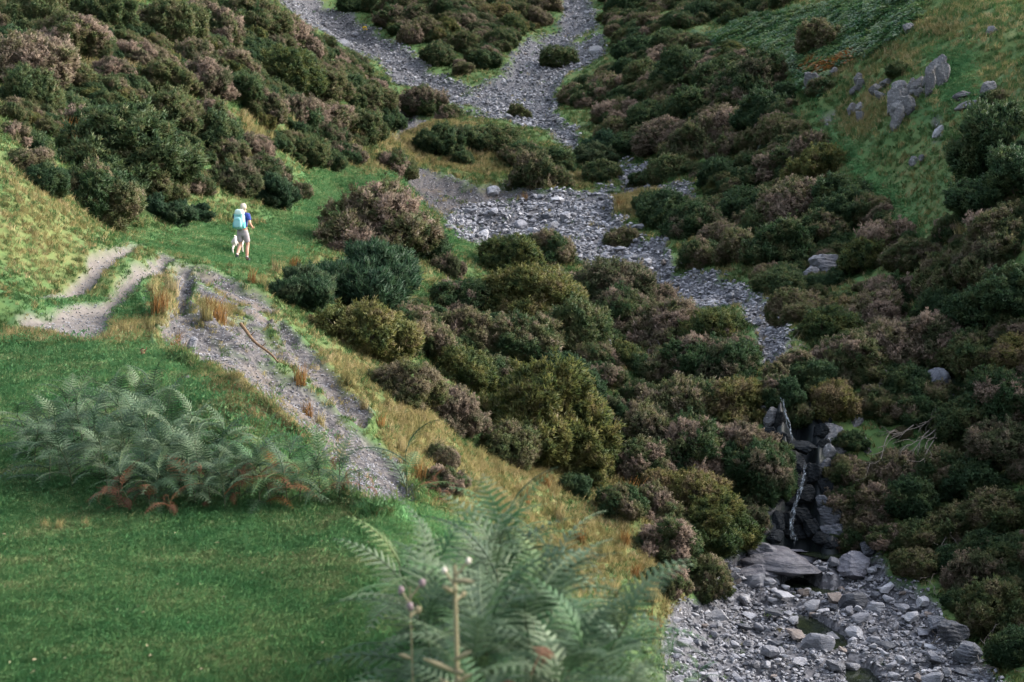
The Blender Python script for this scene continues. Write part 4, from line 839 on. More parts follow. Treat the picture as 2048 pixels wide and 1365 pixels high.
def fern(loc, size, nf, label, mats=(FERNG,), group=FGR, lean=.22, yaw0=None):
    root = empty('bracken', loc, (0, 0, random.uniform(0, 6.28))); tag(root, label, 'fern', group)
    lx, ly = random.uniform(-.22, .22), random.uniform(-.22, .22); hh = size * .78
    top = lambda t: Vector((lx * size * t * t, ly * size * t * t, hh * t))
    mb = MB(); mb.tube([top(q / 5) for q in range(6)], [.009 - .001 * q for q in range(6)], 5); link('stem', mb.mesh('stem'), root, STEMF)
    for k in range(nf):
        mt = random.choice(mats); dead = mt in (FERNB,) and random.random() < .5
        o = link('frond', random.choice(FRC if dead else FR), root, mt)
        if mt in (FERNB, FERNO): o['label'] = 'rusty brown frond'
        t = .02 + .98 * ((k + random.random()) / nf) ** .8; a = k * 2.4 + random.uniform(-.5, .5); o.location = top(t)
        o.rotation_euler = (random.uniform(-.45, .25) + .5 * (t > .9), random.uniform(-.3, .3), a)
        s = (.36 + .36 * size) * random.uniform(.75, 1.1) * (1.05 - .25 * t) * (.7 if dead else 1); o.scale = (s, s, s)
    return root
# patch on the lawn at left: foot of each plant and how tall it stands
n_f = 0
MIDF = []
for (u, v, h) in [(70,930,.80),(120,945,.9),(170,930,1.0),(215,975,.9),(255,935,1.0),(300,950,1.0),(150,890,.9),(220,885,1.0),(290,895,1.0),(350,960,.9),(335,1000,.75),(400,970,.85),(390,1005,.7),(455,975,.8),(450,1008,.7),(505,980,.75),(520,1005,.7),(565,985,.7),(575,1012,.6),(620,985,.7),(640,1008,.55),(680,1000,.55),(240,1005,.6),(95,905,.7),(370,920,.8),(270,860,.8),(440,940,.7),(310,1010,.6),(60,900,.7),(100,960,.7),(145,970,.7),(185,900,1.0),(200,950,.9),(240,960,.8),(330,920,.9),(285,985,.7),(420,1000,.6),(480,990,.7),(540,1005,.6),(600,1000,.6),(360,985,.7),(250,905,1.0),(320,975,.8),(520,965,.7)]:
    h *= .80; p = at(u, v + 6); mats = (FERNG,) * 6
    if v > 985: mats = (FERNG,) * 9 + (FERNB,)
    if u > 500: mats = (FERNG, FERNG, FERNG, FERNL, FERNL, FERNB) if v > 990 else (FERNG, FERNL, FERNG)
    o = fern(p, h, 14 if u < 450 else 11, None, mats); fern_items.append((o, 'silvery green' if FERNB not in mats else 'rusting', 'bracken', u, v, FGR))
for (u, v, h, lb) in [(262,1022,.34,'curled rusty dead bracken at the front of the left patch'),(238,1015,.3,'curled dead bracken leftmost of the rusty ones'),(300,1020,.3,'drooping rusty bracken in the middle of the rusty ones'),(340,1030,.2,'tiny brown bracken curl on the lawn below the patch'),(470,1006,.34,'red brown bracken low in the patch centre right'),
                      (536,1006,.36,'bright orange dead bracken under the right end of the patch'),(720,1010,.5,'rusty thin bracken standing against the scree foot')]:
    fern(at(u, v), h, 5, lb, (FERNO,) if 'orange' in lb else (FERNB,), 'rusty bracken along the patch front', .5)
# foreground clump close to the camera
FGF = []
for (u, Y, h, lb) in [(850,7.9,.9,None),(890,7.3,1.0,None),(960,7.9,1.15,None),(1010,7.2,1.1,None),(1075,7.8,1.15,None),(1120,7.1,1.15,None),(1180,7.6,1.1,None),(870,6.6,.85,None),(930,6.4,.9,None),(1010,6.3,.95,None),(1090,6.3,1.0,None),(1170,6.5,1.0,None),(1225,6.7,.85,None),(1230,7.4,.85,None),
                  (1000,7.5,1.0,None),(1060,6.8,1.0,None),(1140,7.9,1.0,None),(1210,7.1,.95,None),(970,6.9,.9,None),(940,7.9,1.0,None),(1030,7.7,1.05,None),(1110,7.5,1.05,None),(1200,6.9,.95,None),(1040,6.55,.95,None),(900,7.0,.9,None),(1130,6.0,.8,None),(1000,5.95,.75,None),(960,5.6,.6,None),(1060,5.6,.65,None),(1150,5.6,.7,None),(900,5.6,.5,None),(1240,5.8,.62,None),(1010,8.7,1.15,None),(920,8.6,1.0,None)]:
    x = (u - 1024) / FPX * Y; h *= .96; p = Vector((x, Y, float(H(x, Y)))); uu, vv = pix(x, Y, p.z + .6 * h)
    mats = (FERNG,) * 7 + (FERNL,) * 2
    if Y > 8.2: mats = (FERNL, FERNG)
    o = fern(p, h, 15, None, mats, 'bracken plants of the foreground clump', .3); fern_items.append((o, 'grey green' if Y < 8.2 else 'fresh green', 'bracken', float(uu), float(vv), 'bracken plants of the foreground clump'))
for (u, Y, h, lb) in [(1082,5.85,.78,'rusty brown bracken plant hanging inside the foreground clump'),(1040,8.4,1.0,'orange tinged bracken at the top of the foreground clump')]:
    x = (u - 1024) / FPX * Y; fern(Vector((x, Y - .25, float(H(x, Y)) + .05)), h, 8, lb, (FERNB,) if 'rusty' in lb else (FERNO, FERNG, FERNG), 'bracken plants of the foreground clump', .3)
for (u, v, h, lb) in [(815,1030,.9,'single green bracken at the lower end of the scree'),(880,1010,.5,'brown bracken right of the single green one'),(1330,1350,.8,'bracken tips rising at the bottom left of the stream bed'),(1400,1372,.8,'bracken tips rising before the stones at the bottom edge')]:
    fern(at(u, v), h, 7, lb, (FERNB,) if 'brown bracken' in lb else (FERNG, FERNL), 'bracken on the ravine edge')
FZ = [(120,880,'at the left end of the lawn patch','the left edge',(0,900)),(270,880,'at the tall back of the lawn patch','the left edge',(0,900)),(220,980,'at the front of the lawn patch','the left edge',(0,1000)),(380,960,'in the middle of the lawn patch','the left edge',(0,1000)),(500,990,'right of the middle of the lawn patch','the scree',(700,950)),(630,1000,'at the scree end of the lawn patch','the scree',(700,950)),
      (860,1150,'on the lawn side of the foreground clump','the lawn',(700,1150)),(1000,1080,'at the top of the foreground clump','the pale thistle',(905,1150)),(1180,1120,'on the ravine side of the foreground clump','the ravine',(1300,1150)),(1000,1280,'low in the middle of the foreground clump','the rusty bracken',(1080,1260)),(1180,1280,'low at the right of the foreground clump','the stream bed',(1350,1300)),(860,1320,'low at the left of the foreground clump','the lawn',(700,1300))]
word_repeats(fern_items, FZ)
# bracken bank on the upper right slope: far, reads as one mass of fronds
def clump_mesh(seed):
    r = np.random.default_rng(seed); V = []; F = []; NN = []
    for k in range(46):
        a = r.random() * 6.28; R = r.random() ** .5 * .8; p = np.array([math.cos(a) * R, math.sin(a) * R, .25 + .6 * (1 - R) + r.normal(0, .12)]); b = r.random() * 6.28; d = np.array([math.cos(b), math.sin(b), r.uniform(-.5, .3)]); s = np.array([-math.sin(b), math.cos(b), 0]) * .10
        o = len(V); V += [p - d * .1, p + d * .12 + s, p + d * .42, p + d * .12 - s]; F.append((o + 3, o + 2, o + 1, o)); nn = np.array([p[0] * .6, p[1] * .6, 1]); NN += [nn / np.linalg.norm(nn)] * 4
    return fast_mesh('bracken_clump', V, F, True, NN)
c = protos('bracken_clumps', [clump_mesh(900 + k) for k in range(4)], leaf_mat('bracken_bank_green', [(.34, (.030, .085, .034)), (.5, (.060, .125, .046)), (.66, (.11, .155, .055))], scale=.9))
bank = np.clip(np.maximum(poly_sdf([(1380,85),(1500,60),(1640,30),(1760,10),(1860,-10),(1830,40),(1800,75),(1740,110),(1680,140),(1600,150),(1560,120),(1460,90)]), poly_sdf([(1590,150),(1650,140),(1640,200),(1600,210)])) / 20 + .6, 0, 1)
n = 5600; x, y, z = pick(n, bank); s = RNG.uniform(.28, .75, n)
scatter('bracken_undergrowth', c, np.stack([x, y, z - .05], 1), np.stack([s, s, s], 1), rots(n, .2), 'bank of green bracken on the upper right slope', 'bracken')
c2 = protos('orange_bracken_clumps', [clump_mesh(920 + k) for k in range(2)], FERNO)
orr = np.clip(poly_sdf([(1600,150),(1680,120),(1710,110),(1700,140),(1640,160)]) / 12 + .4, 0, 1); n = 150; x, y, z = pick(n, orr); s = RNG.uniform(.35, .75, n)
scatter('orange_bracken', c2, np.stack([x, y, z - .05], 1), np.stack([s, s, s], 1), rots(n, .2), 'orange turning bracken at the lower edge of the bracken bank', 'bracken')

# ------------------------------------------------------------------ tall tussocks of straw coloured grass
TUS = [grass_mesh(950 + k, 70, 1, .22, .45, .012) for k in range(4)]
for me in TUS: me.materials.append(STRAW)
tus = []
for (u, v, hp, mt, ad) in [(250,672,40,STRAW,'straw'),(275,680,34,STRAW,'straw'),(225,676,30,STRAW,'straw'),(300,668,40,STRAW,'straw'),(425,640,60,RUSSET,'russet'),(415,655,48,STRAW,'straw'),(440,650,50,RUSSET,'russet'),(330,620,50,STRAW,'straw'),(320,650,60,RUSSET,'russet'),(345,690,60,RUSSET,'brown'),(360,700,50,RUSSET,'brown'),
    (305,600,40,STRAW,'straw'),(345,600,50,STRAW,'straw'),(555,560,40,STRAW,'straw'),(590,540,36,RUSSET,'russet'),(505,580,40,RUSSET,'russet'),(525,590,36,STRAW,'straw'),(600,770,50,RUSSET,'russet'),(615,800,44,RUSSET,'russet'),(640,820,36,STRAW,'straw'),(145,290,66,RUSSET,'russet'),(155,310,60,STRAW,'straw'),
    (820,930,60,STRAW,'straw'),(840,950,60,RUSSET,'russet'),(800,900,40,STRAW,'straw'),(1090,970,40,RUSSET,'russet'),(1260,1000,60,RUSSET,'russet'),(1300,1200,60,STRAW,'straw'),(1310,1240,50,RUSSET,'russet'),(410,350,30,STRAW,'straw'),(510,310,30,STRAW,'straw'),(540,300,30,STRAW,'straw'),(1240,425,24,RUSSET,'russet'),
    (1200,880,60,RUSSET,'russet'),(1180,930,50,RUSSET,'russet'),(900,310,20,STRAW,'straw'),(1120,370,24,RUSSET,'russet'),(990,375,22,STRAW,'straw'),(1050,400,22,RUSSET,'russet'),(880,420,20,STRAW,'straw'),(120,1060,34,STRAW,'straw'),(170,1056,30,STRAW,'straw'),(90,1058,30,STRAW,'straw'),(1620,140,30,RUSSET,'russet'),(1920,480,40,STRAW,'straw'),(1890,490,36,STRAW,'straw'),(1000,960,40,STRAW,'straw'),(1050,1010,46,RUSSET,'russet'),(1120,1040,46,STRAW,'straw'),(1160,1080,44,RUSSET,'russet'),(1210,1120,46,STRAW,'straw'),(1250,1090,44,RUSSET,'russet'),(1225,1180,46,STRAW,'straw'),(1270,1160,40,RUSSET,'russet'),(960,940,36,STRAW,'straw'),(700,790,36,STRAW,'straw'),(730,830,36,STRAW,'straw'),(760,860,36,RUSSET,'russet')]:
    if not hp: continue
    p = at(u, v); h = hp * p.y / FPX; o = link('grass_tussock', random.choice(TUS), None, mt); o.location = p; o.rotation_euler = (0, 0, random.uniform(0, 6.28)); o.scale = (h * 1.2, h * 1.2, h * .95); tag(o, None, 'grass tussock'); tus.append((o, ad, 'grass tussock', u, v, 'tall grass tussocks on the banks'))
TZ = [(260,670,'on the rim between dirt path and lawn','the lawn edge',(200,700)),(330,620,'on the mound beside the dirt path','the scree',(400,640)),(350,690,'at the near edge of the scree','the lawn',(300,720)),(425,645,'on the islet in the upper scree','the blue grey stone',(384,668)),(515,585,'above the overhanging scree edge','the scree edge',(480,600)),(560,520,'beside the path below the hiker','the hiker',(485,500)),
      (620,790,'on the grassy strip in the scree','the log',(540,720)),(150,300,'on the left hillside','the hillock',(60,400)),(820,930,'beyond the scree foot','the scree',(760,950)),(1090,970,'below the largest olive bush','that bush',(1085,830)),(1150,1060,'on the bank beyond the foreground bracken','the foreground bracken',(1000,1100)),(1240,1140,'on the rough bank above the lower bed','the lower bed',(1350,1230)),(730,830,'on the grass beyond the scree','the scree',(680,850)),(1190,900,'under the left ravine bushes','the largest olive bush',(1085,830)),(1260,1000,'on the left ravine side','the plunge pool',(1600,1095)),(1300,1220,'at the left edge of the lower bed','the stones',(1400,1250)),
      (480,330,'among the bushes above the hiker','the hiker',(485,460)),(1240,425,'on the islet in the upper bed','the islet'),(1000,380,'at the eroded edge of the knoll','the gravel bed',(1000,420)),(900,310,'on the yellow knoll','the knoll top',(880,290)),(120,1058,'on the lawn below the bracken patch','the left edge',(0,1058)),(1620,140,'by the orange bracken','the bracken'),(1900,485,'below the right grass slope','the right edge',(2048,480))]
word_repeats(tus, TZ)

# ------------------------------------------------------------------ dead branches, log, stalks
def twig_path(a, b, r, wig=.12, n=8):
    a = Vector(a); b = Vector(b); L = (b - a).length; off = [Vector((r.uniform(-1, 1), r.uniform(-1, 1), r.uniform(-1, 1))) * wig * L for _ in range(3)]
    return [a.lerp(b, i / n) + off[0] * math.sin(PI * i / n) + off[1] * .5 * math.sin(2 * PI * i / n) + off[2] * .3 * math.sin(3 * PI * i / n) for i in range(n + 1)]
def lifted(u, v, up): return at(u, v + up * .8) + Vector((0, -.32, up * .8 * at(u, v + up).y / FPX))
def branches(label, roots, seed, rad=.025, mat=DEADW, up=1.0):
    r = random.Random(seed); o0 = empty('dead_branch', lifted(*roots[0][0], 12)); tag(o0, label, 'branch')
    for (a, b) in roots:
        A = lifted(*a, 12 * up); B = lifted(*b, 26 * up); mb = MB(); path = twig_path(A, B, r); mb.tube(path, [rad * .7 * (1 - .75 * i / 8) for i in range(9)], 5); o = link('limb', None or mb.mesh('limb'), o0, mat); o.location = -o0.location
        for k in range(4):
            t = r.randint(2, 7); d = (B - A) * r.uniform(.25, .5); e = path[t] + d + Vector((r.uniform(-.4, .4), r.uniform(-.2, .2), r.uniform(-.3, .4))); m2 = MB(); m2.tube(twig_path(path[t], e, r, .15, 5), [rad * .45 * (1 - .7 * i / 5) for i in range(6)], 4); q = link('twig', m2.mesh('twig'), o, mat)
branches('tangle of bleached bare branches hanging on the right ravine side', [((1880,842),(1790,862)),((1870,850),(1770,910)),((1880,845),(1840,905)),((1820,850),(1760,900)),((1790,862),(1745,925)),((1875,838),(1830,846)),((1850,860),(1800,935)),((1860,880),(1840,930)),((1840,845),(1900,820))], 5, .024, DEADW, 2.0)
branches('bare grey branches above the speckled rock', [((1770,770),(1720,750)),((1765,775),(1735,725)),((1790,800),(1725,780)),((1785,790),(1830,840)),((1775,770),(1745,700))], 6, .022)
branches('long thin bare branch leaning down to the lower bed', [((1870,1110),(1862,1180)),((1885,1070),(1900,1100)),((1890,1060),(1866,1100)),((1895,1065),(1910,1095))], 8, .02)
branches('small bleached twigs at the lip of the stream above the falls', [((1580,705),(1575,690)),((1595,700),(1600,715)),((1570,712),(1590,695))], 9, .025)
branches('bare twigs under the thicket right of the grey rock face', [((1310,690),(1330,715)),((1340,690),(1320,720)),((1350,680),(1360,700)),((1330,680),(1300,705))], 10, .02)
branches('short pale stick lying at the foot of the right bank', [((1852,1255),(1872,1235))], 11, .02)
branches('pale stick jammed across the ledge between the two falls', [((1588,884),(1608,880)),((1585,890),(1596,878))], 12, .02)
branches('thin dead stems at the lower right shore', [((1945,1300),(1960,1330)),((1985,1300),(2000,1345)),((1965,1290),(1950,1260))], 13, .016)
a_, b_ = at(482, 664, .12), at(556, 736, .10); mb = MB(); r = random.Random(4); mb.tube(twig_path(a_, b_, r, .02, 10), [.038 - .002 * i for i in range(11)], 8)
lg = link('fallen_log', mb.mesh('fallen_log'), None, LOG); tag(lg, 'slim brown fallen log lying down the middle of the scree', 'log')
for k in (3, 6): m2 = MB(); p = a_.lerp(b_, k / 10); m2.tube([p, p + Vector((.05, -.05, .05)), p + Vector((.09, -.10, .08))], [.014, .010, .005], 5); link('branch_stub', m2.mesh('branch_stub'), lg, LOG)
STALK = plain('dry_stalk', (.145, .125, .07), .8); SEED = plain('seed_fluff', (.42, .37, .32), .9); PURP = plain('thistle_head', (.13, .095, .10), .8); YEL = plain('ragwort_yellow', (.65, .42, .03), .7)
def blob(name, parent, loc, s, mat, seed=1):
    bm = bmesh.new(); bmesh.ops.create_icosphere(bm, subdivisions=2, radius=1); rr = random.Random(seed)
    for v in bm.verts: v.co *= rr.uniform(.8, 1.2)
    o = link(name, bm_mesh(name, bm, True), parent, mat); o.location = loc; o.scale = s; return o
def thistle(u, Y, h, label, heads, thin=1.0):
    x = (u - 1024) / FPX * Y; p = Vector((x, Y, float(H(x, Y)))); t = empty('thistle', p); tag(t, label, 'thistle', 'thistles in the foreground')
    mb = MB(); mb.tube([(0, 0, 0), (.01, 0, h * .5), (0, .01, h)], [.012 * thin, .010 * thin, .007 * thin], 6); st = link('stalk', mb.mesh('stalk'), t, STALK)
    for k in range(int(9 * thin)):
        z = h * random.uniform(.35, .97); a = random.uniform(0, 6.28); d = Vector((math.cos(a), math.sin(a), random.uniform(.1, .8))) * random.uniform(.05, .13); m2 = MB(); m2.tube([(0, 0, z), Vector((0, 0, z)) + d * .6, Vector((0, 0, z)) + d], [.008, .012, .003], 4); link('withered_leaf', m2.mesh('withered_leaf'), t, STALK)
    for k, mt in enumerate(heads):
        a = k * 2.4; z = h * (1 - .03 * k); d = Vector((math.cos(a) * .055, math.sin(a) * .05, .02 - .018 * k)); m2 = MB(); m2.tube([(0, 0, z - .05), Vector((0, 0, z)) + d], [.006, .005], 5); link('flower_stem', m2.mesh('flower_stem'), t, STALK)
        blob('flower_head', t, Vector((0, 0, z)) + d, (.010 / thin ** .4, .010 / thin ** .4, .013 / thin ** .4), mt, k)
x5 = float(H((905 - 1024) / FPX * 5.4, 5.4)); hh = (-float(ray(905, 1132)[1]) * 5.4 + x5) * -1
thistle(905, 5.4, max(.4, hh), 'pale dry thistle stalk with white seed heads in front of the bracken', [SEED, SEED, STALK, STALK])
x6 = float(H((812 - 1024) / FPX * 6.0, 6.0)); hh = (-float(ray(812, 1175)[1]) * 6.0 + x6) * -1
thistle(812, 6.0, max(.3, hh), 'dull purple thistle head on the lawn side of the bracken', [PURP, PURP, PURP, STALK], .4)
p = at(730, 70); rg = empty('ragwort', p); tag(rg, 'small yellow flowering ragwort at the edge of the left gully', 'flower')
for k in range(7):
    e = Vector((random.uniform(-.25, .25), random.uniform(-.2, .2), random.uniform(.7, 1.1))); m2 = MB(); m2.tube([(0, 0, 0), e * .5, e], [.02, .015, .01], 4); link('stem', m2.mesh('stem'), rg, BLUEG); blob('flower_head', rg, e, (.14, .14, .07), YEL, k)
p = at(285, 716); sp = empty('wooden_stump', p); tag(sp, 'small weathered stump standing on the lawn near the scree', 'stump'); mb = MB(); mb.tube([(0, 0, -.05), (.01, 0, .06), (.0, 0, .13), (.01, 0, .15)], [.05, .042, .036, .02], 8); link('trunk', mb.mesh('trunk'), sp, LOG); m2 = MB(); m2.tube([(.02, 0, .08), (.07, -.02, .13), (.08, -.02, .17)], [.016, .012, .006], 6); link('snag', m2.mesh('snag'), sp, LOG)
# fallen leaves and pale scraps on the lawn
lf = MB()
for k in range(60):
    u = random.uniform(-40, 900); v = random.uniform(1035, 1400); q = at(u, v, .03)
    a = random.uniform(0, 6.28); s = random.uniform(.008, .022); d = Vector((math.cos(a), math.sin(a), random.uniform(-.2, .2))) * s; e = Vector((-math.sin(a), math.cos(a), random.uniform(-.2, .2))) * s * .6; lf.add([q - d, q - e + Vector((0, 0, s * .4)), q + d, q + e + Vector((0, 0, s * .3))], [(0, 1, 2, 3)])
tag(link('fallen_leaves', lf.mesh('fallen_leaves', False), None, plain('withered_leaf_bits', (.24, .20, .12), .8, .3, .5)), 'scattered small withered leaves on the lawn', 'leaves', kind='stuff')

# ------------------------------------------------------------------ the hiker
SKIN = plain('skin', (.50, .27, .19), .6, .3, .08); HAIR = plain('grey_blond_hair', (.38, .32, .26), .7, .3, .3); SHIRT = plain('blue_shirt', (.030, .050, .22), .85, .2, .15); SHORT = plain('grey_shorts', (.30, .265, .27), .85, .2, .12)
SOCK = plain('pale_socks', (.60, .55, .53), .9); BOOT = plain('dark_boots', (.022, .022, .035), .7); TEAL = plain('mint_pack', (.25, .48, .48), .75, .2, .1); MINT = plain('pale_mint_lid', (.48, .62, .57), .75, .2, .08); STRAP = plain('black_strap', (.02, .025, .03), .7); TEALD = plain('teal_trim', (.10, .42, .42), .75); DOGW = plain('white_dog_coat', (.62, .56, .50), .9, .1, .15); DOGN = plain('dog_nose', (.02, .018, .018), .4); EYE = plain('dark_eye', (.03, .025, .02), .3)
def skin_mesh(name, verts, edges, rad, root=0, sub=2):
    me = bpy.data.meshes.new(name); me.from_pydata([tuple(v) for v in verts], edges, []); o = bpy.data.objects.new(name, me); COL.objects.link(o)
    o.modifiers.new('skin', 'SKIN'); md = o.modifiers['skin']; md.use_smooth_shade = True
    for i, r in enumerate(rad): me.skin_vertices[0].data[i].radius = (r if hasattr(r, '__len__') else (r, r))
    me.skin_vertices[0].data[root].use_root = True
    s = o.modifiers.new('sub', 'SUBSURF'); s.levels = sub; s.render_levels = sub
    dg = bpy.context.evaluated_depsgraph_get(); dg.update(); m2 = bpy.data.meshes.new_from_object(o.evaluated_get(dg)); bpy.data.objects.remove(o); m2.name = name
    return m2
def chain(spec):
    """spec: name -> (pos, radius, parent)"""
    k = {n: i for i, n in enumerate(spec)}; return [s[0] for s in spec.values()], [(k[s[2]], k[n]) for n, s in spec.items() if s[2]], [s[1] for s in spec.values()]
def build_hiker():
    p = at(487, 519); root = empty('person', p, (0, 0, math.radians(-14))); tag(root, 'hiker with blond grey hair, blue shirt and pale shorts walking away on the grass path', 'person')
    B = {'pelvis': ((0, 0, .90), (.135, .10), None), 'waist': ((0, .01, 1.06), (.125, .09), 'pelvis'), 'chest': ((0, .03, 1.27), (.145, .10), 'waist'), 'top': ((0, .03, 1.41), (.10, .075), 'chest'), 'neck': ((.005, .05, 1.48), (.05, .05), 'top'), 'jaw': ((.01, .075, 1.54), (.06, .068), 'neck'), 'head': ((.015, .075, 1.62), (.075, .092), 'jaw'), 'crown': ((.015, .07, 1.68), (.058, .07), 'head')}
    for s, n in ((-1, 'l'), (1, 'r')):
        B['sh' + n] = ((s * .17, .02, 1.395), .06, 'top'); B['el' + n] = ((s * .255, -.03, 1.13), .042, 'sh' + n); B['wr' + n] = ((s * .235, .17, 1.02), .029, 'el' + n); B['pa' + n] = ((s * .215, .235, 1.02), (.036, .02), 'wr' + n)
    legs = {'l': ((-.095, .03, .50), (-.105, -.235, .20), (-.105, -.20, .075)), 'r': ((.10, .10, .49), (.10, .03, .11), (.105, .12, .045))}
    for n, s in (('l', -1), ('r', 1)):
        kn, an, to = legs[n]; B['hp' + n] = ((s * .09, .0, .84), (.10, .105), 'pelvis'); B['th' + n] = (tuple(np.array([s * .095, .0, .84]) * .45 + np.array(kn) * .55), .078, 'hp' + n); B['kn' + n] = (kn, .056, 'th' + n)
        B['cf' + n] = (tuple(np.array(kn) * .62 + np.array(an) * .38 + np.array([0, -.02, 0])), .058, 'kn' + n); B['an' + n] = (an, .036, 'cf' + n); B['ft' + n] = (to, (.036, .03), 'an' + n)
    body = link('body', skin_mesh('body', *chain(B)), root, SKIN)
    for s in (-1, 1):                                   # five fingers on each hand, slightly curled
        for f in range(5):
            mb = MB(); x = s * (.215 + (.026 - .013 * f)); b = Vector((x, .25, 1.02)); L = (.03, .043, .047, .043, .034)[f]
            pts = [b, b + Vector((0, L * .6, -.006)), b + Vector((0, L, -.022)), b + Vector((0, L * 1.1, -.04))] if f else [Vector((s * .19, .215, 1.015)), Vector((s * .165, .24, 1.01)), Vector((s * .16, .265, 1.0))]
            mb.tube(pts, [.0095, .009, .008, .006][:len(pts)], 6); link('finger', mb.mesh('finger'), body, SKIN)
    hair = bmesh.new(); bmesh.ops.create_uvsphere(hair, u_segments=20, v_segments=14, radius=1); rr = random.Random(2)
    for v in hair.verts:
        k = rr.uniform(.95, 1.05); v.co = Vector((v.co.x * .098 * k, v.co.y * .112 * k, v.co.z * .112 * k))
        if v.co.y > .03 and v.co.z < .05: v.co.y *= .35; v.co.z = max(v.co.z, -.02)
    h = link('hair', bm_mesh('hair', hair, True), root, HAIR); h.location = (.015, .055, 1.635)
    fc = MB(); fc.tube([(.015, .165, 1.63), (.015, .185, 1.60), (.015, .165, 1.585)], [.008, .014, .01], 6); link('nose', fc.mesh('nose'), root, SKIN)
    fc = MB(); fc.tube([(-.012, .155, 1.555), (.015, .162, 1.553), (.042, .155, 1.555)], [.004, .007, .004], 5); link('mouth', fc.mesh('mouth'), root, PURP)
    for s in (-1, 1): blob('eye', root, (.015 + s * .032, .155, 1.63), (.011, .008, .008), EYE); blob('ear', root, (.015 + s * .083, .07, 1.60), (.012, .022, .032), SKIN)
    T = {k: B[k] for k in ('pelvis', 'waist', 'chest', 'top')}; T = {'pelvis': ((0, .0, .94), (.15, .112), None), 'waist': ((0, .01, 1.08), (.142, .105), 'pelvis'), 'chest': ((0, .03, 1.27), (.162, .118), 'waist'), 'top': ((0, .03, 1.40), (.125, .095), 'chest'), 'collar': ((.003, .04, 1.455), (.068, .066), 'top')}
    for s, n in ((-1, 'l'), (1, 'r')): T['sh' + n] = ((s * .175, .02, 1.395), .076, 'top'); T['sl' + n] = ((s * .235, -.012, 1.215), .068, 'sh' + n)
    link('shirt', skin_mesh('shirt', *chain(T)), root, SHIRT)
    Q = {'pelvis': ((0, 0, .92), (.155, .122), None), 'band': ((0, .005, 1.0), (.145, .11), 'pelvis')}
    for n, s in (('l', -1), ('r', 1)):
        kn = np.array(legs[n][0]); hp = np.array([s * .095, 0, .83]); Q['hp' + n] = (tuple(hp), (.118, .12), 'pelvis'); Q['lg' + n] = (tuple(hp * .4 + kn * .6), (.098, .104), 'hp' + n); Q['hm' + n] = (tuple(hp * .22 + kn * .78), (.092, .098), 'lg' + n)
    link('shorts', skin_mesh('shorts', *chain(Q)), root, SHORT)
    for n in 'lr':
        kn, an, to = (np.array(q) for q in legs[n]); up = an * .78 + kn * .22
        link('sock', skin_mesh('sock', [tuple(an), tuple(up)], [(0, 1)], [.048, .05]), root, SOCK)
        if n == 'r': V = [(an[0], an[1] - .03, .055), (an[0], an[1], .13), (an[0], an[1] + .10, .05), (an[0], an[1] + .20, .042)]
        else: V = [(an[0], an[1] - .035, .165), (an[0], an[1] + .0, .215), (an[0], an[1] + .04, .09), (an[0], an[1] + .085, .03)]
        b = link('boot', skin_mesh('boot', V, [(0, 1), (0, 2), (2, 3)], [(.052, .052), (.05, .05), (.05, .046), (.042, .036)]), root, BOOT)
    # rucksack on the back
    bp = empty('backpack', root.matrix_basis @ Vector((-.02, -.12, 1.0)), (math.radians(-4), 0, math.radians(-14))); tag(bp, 'mint green rucksack with pale lid on the hiker\'s back', 'backpack')
    def pillow(name, loc, sx, sy, sz, mat, par=bp, e=.6):
        bm = bmesh.new(); bmesh.ops.create_uvsphere(bm, u_segments=24, v_segments=16, radius=1)
        for v in bm.verts: v.co = Vector([math.copysign(abs(c) ** e, c) for c in v.co]); v.co = Vector((v.co.x * sx * (1 - .12 * v.co.z), v.co.y * sy, v.co.z * sz))
        o = link(name, bm_mesh(name, bm, True), par, mat); o.location = loc; return o
    pillow('pack_body', (0, -.07, .23), .165, .12, .27, TEAL); pillow('lid', (.01, -.09, .475), .135, .115, .095, MINT); pk = pillow('front_pocket', (-.005, -.185, .17), .125, .05, .16, TEAL)
    mb = MB(); mb.tube([(-.10, -.235, .25), (0, -.245, .262), (.09, -.235, .25)], .008, 6); link('zip', mb.mesh('zip'), pk, TEALD).location = (.005, .185, -.17)
    for s in (-1, 1): pillow('side_pocket', (s * .155, -.08, .10), .035, .07, .10, TEALD)
    mb = MB(); mb.tube([(-.13, -.19, .40), (0, -.21, .385), (.13, -.19, .40)], .009, 6); link('strap', mb.mesh('strap'), bp, TEALD)
    pillow('bottle_pouch', (-.175, -.07, .36), .035, .045, .075, STRAP)
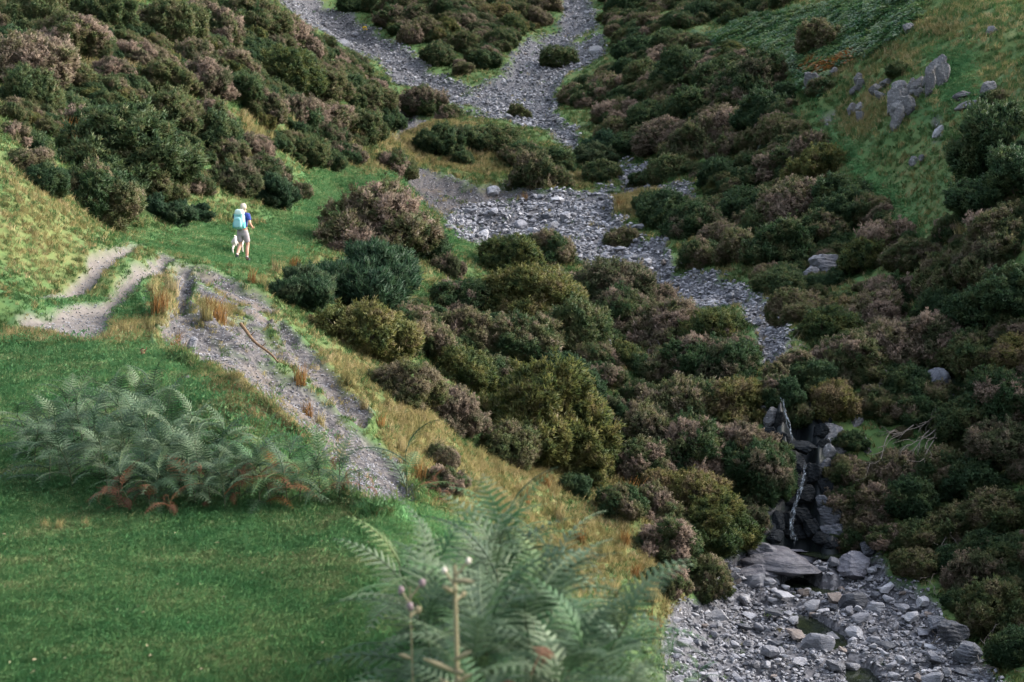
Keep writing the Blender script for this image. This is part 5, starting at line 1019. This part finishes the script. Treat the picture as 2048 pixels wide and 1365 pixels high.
    for s in (-1, 1): mb = MB(); mb.tube([(s * .10, .02, .44), (s * .11, .11, .49), (s * .12, .26, .42), (s * .12, .29, .28), (s * .13, .17, .06), (s * .13, .0, .04)], .018, 6); link('shoulder_strap', mb.mesh('shoulder_strap'), bp, STRAP)
    # dog ahead of the walker's left leg
    dp_ = at(477, 506); d = empty('dog', dp_, (0, 0, math.radians(-6))); tag(d, 'white dog walking just ahead of the hiker, half hidden by the legs', 'dog')
    D = {'hip': ((0, -.20, .44), (.105, .115), None), 'belly': ((0, .02, .43), (.095, .11), 'hip'), 'chest': ((0, .22, .44), (.11, .145), 'belly'), 'neck': ((0, .36, .56), (.07, .08), 'chest'), 'skull': ((0, .46, .64), (.07, .068), 'neck'), 'muzzle': ((0, .57, .60), (.036, .034), 'skull'), 'nose': ((0, .62, .59), .024, 'muzzle'),
         'tail': ((0, -.31, .47), .035, 'hip'), 'tail2': ((.03, -.39, .36), .03, 'tail'), 'tail3': ((.06, -.43, .24), .016, 'tail2')}
    for s, n in ((-1, 'l'), (1, 'r')):
        o = .07 * s; D['th' + n] = ((s * .075, -.20 + o, .33), (.06, .075), 'hip'); D['st' + n] = ((s * .08, -.13 + o, .26), .042, 'th' + n); D['hk' + n] = ((s * .08, -.27 + o, .15), .026, 'st' + n); D['fp' + n] = ((s * .08, -.25 + o, .03), .026, 'hk' + n); D['ft' + n] = ((s * .08, -.20 + o, .022), .024, 'fp' + n)
        D['sh' + n] = ((s * .08, .24, .34), .05, 'chest'); D['eb' + n] = ((s * .08, .20 - o, .24), .036, 'sh' + n); D['wr' + n] = ((s * .08, .23 - o, .11), .025, 'eb' + n); D['pw' + n] = ((s * .08, .24 - o, .028), .026, 'wr' + n); D['pt' + n] = ((s * .08, .29 - o, .022), .024, 'pw' + n)
    bd = link('body', skin_mesh('body', *chain(D)), d, DOGW)
    for s in (-1, 1): blob('ear', d, (s * .075, .44, .645), (.016, .035, .055), DOGW, 3); blob('eye', d, (s * .04, .525, .655), (.010, .008, .010), DOGN)
    blob('nose_tip', d, (0, .642, .595), (.018, .014, .014), DOGN)
build_hiker()
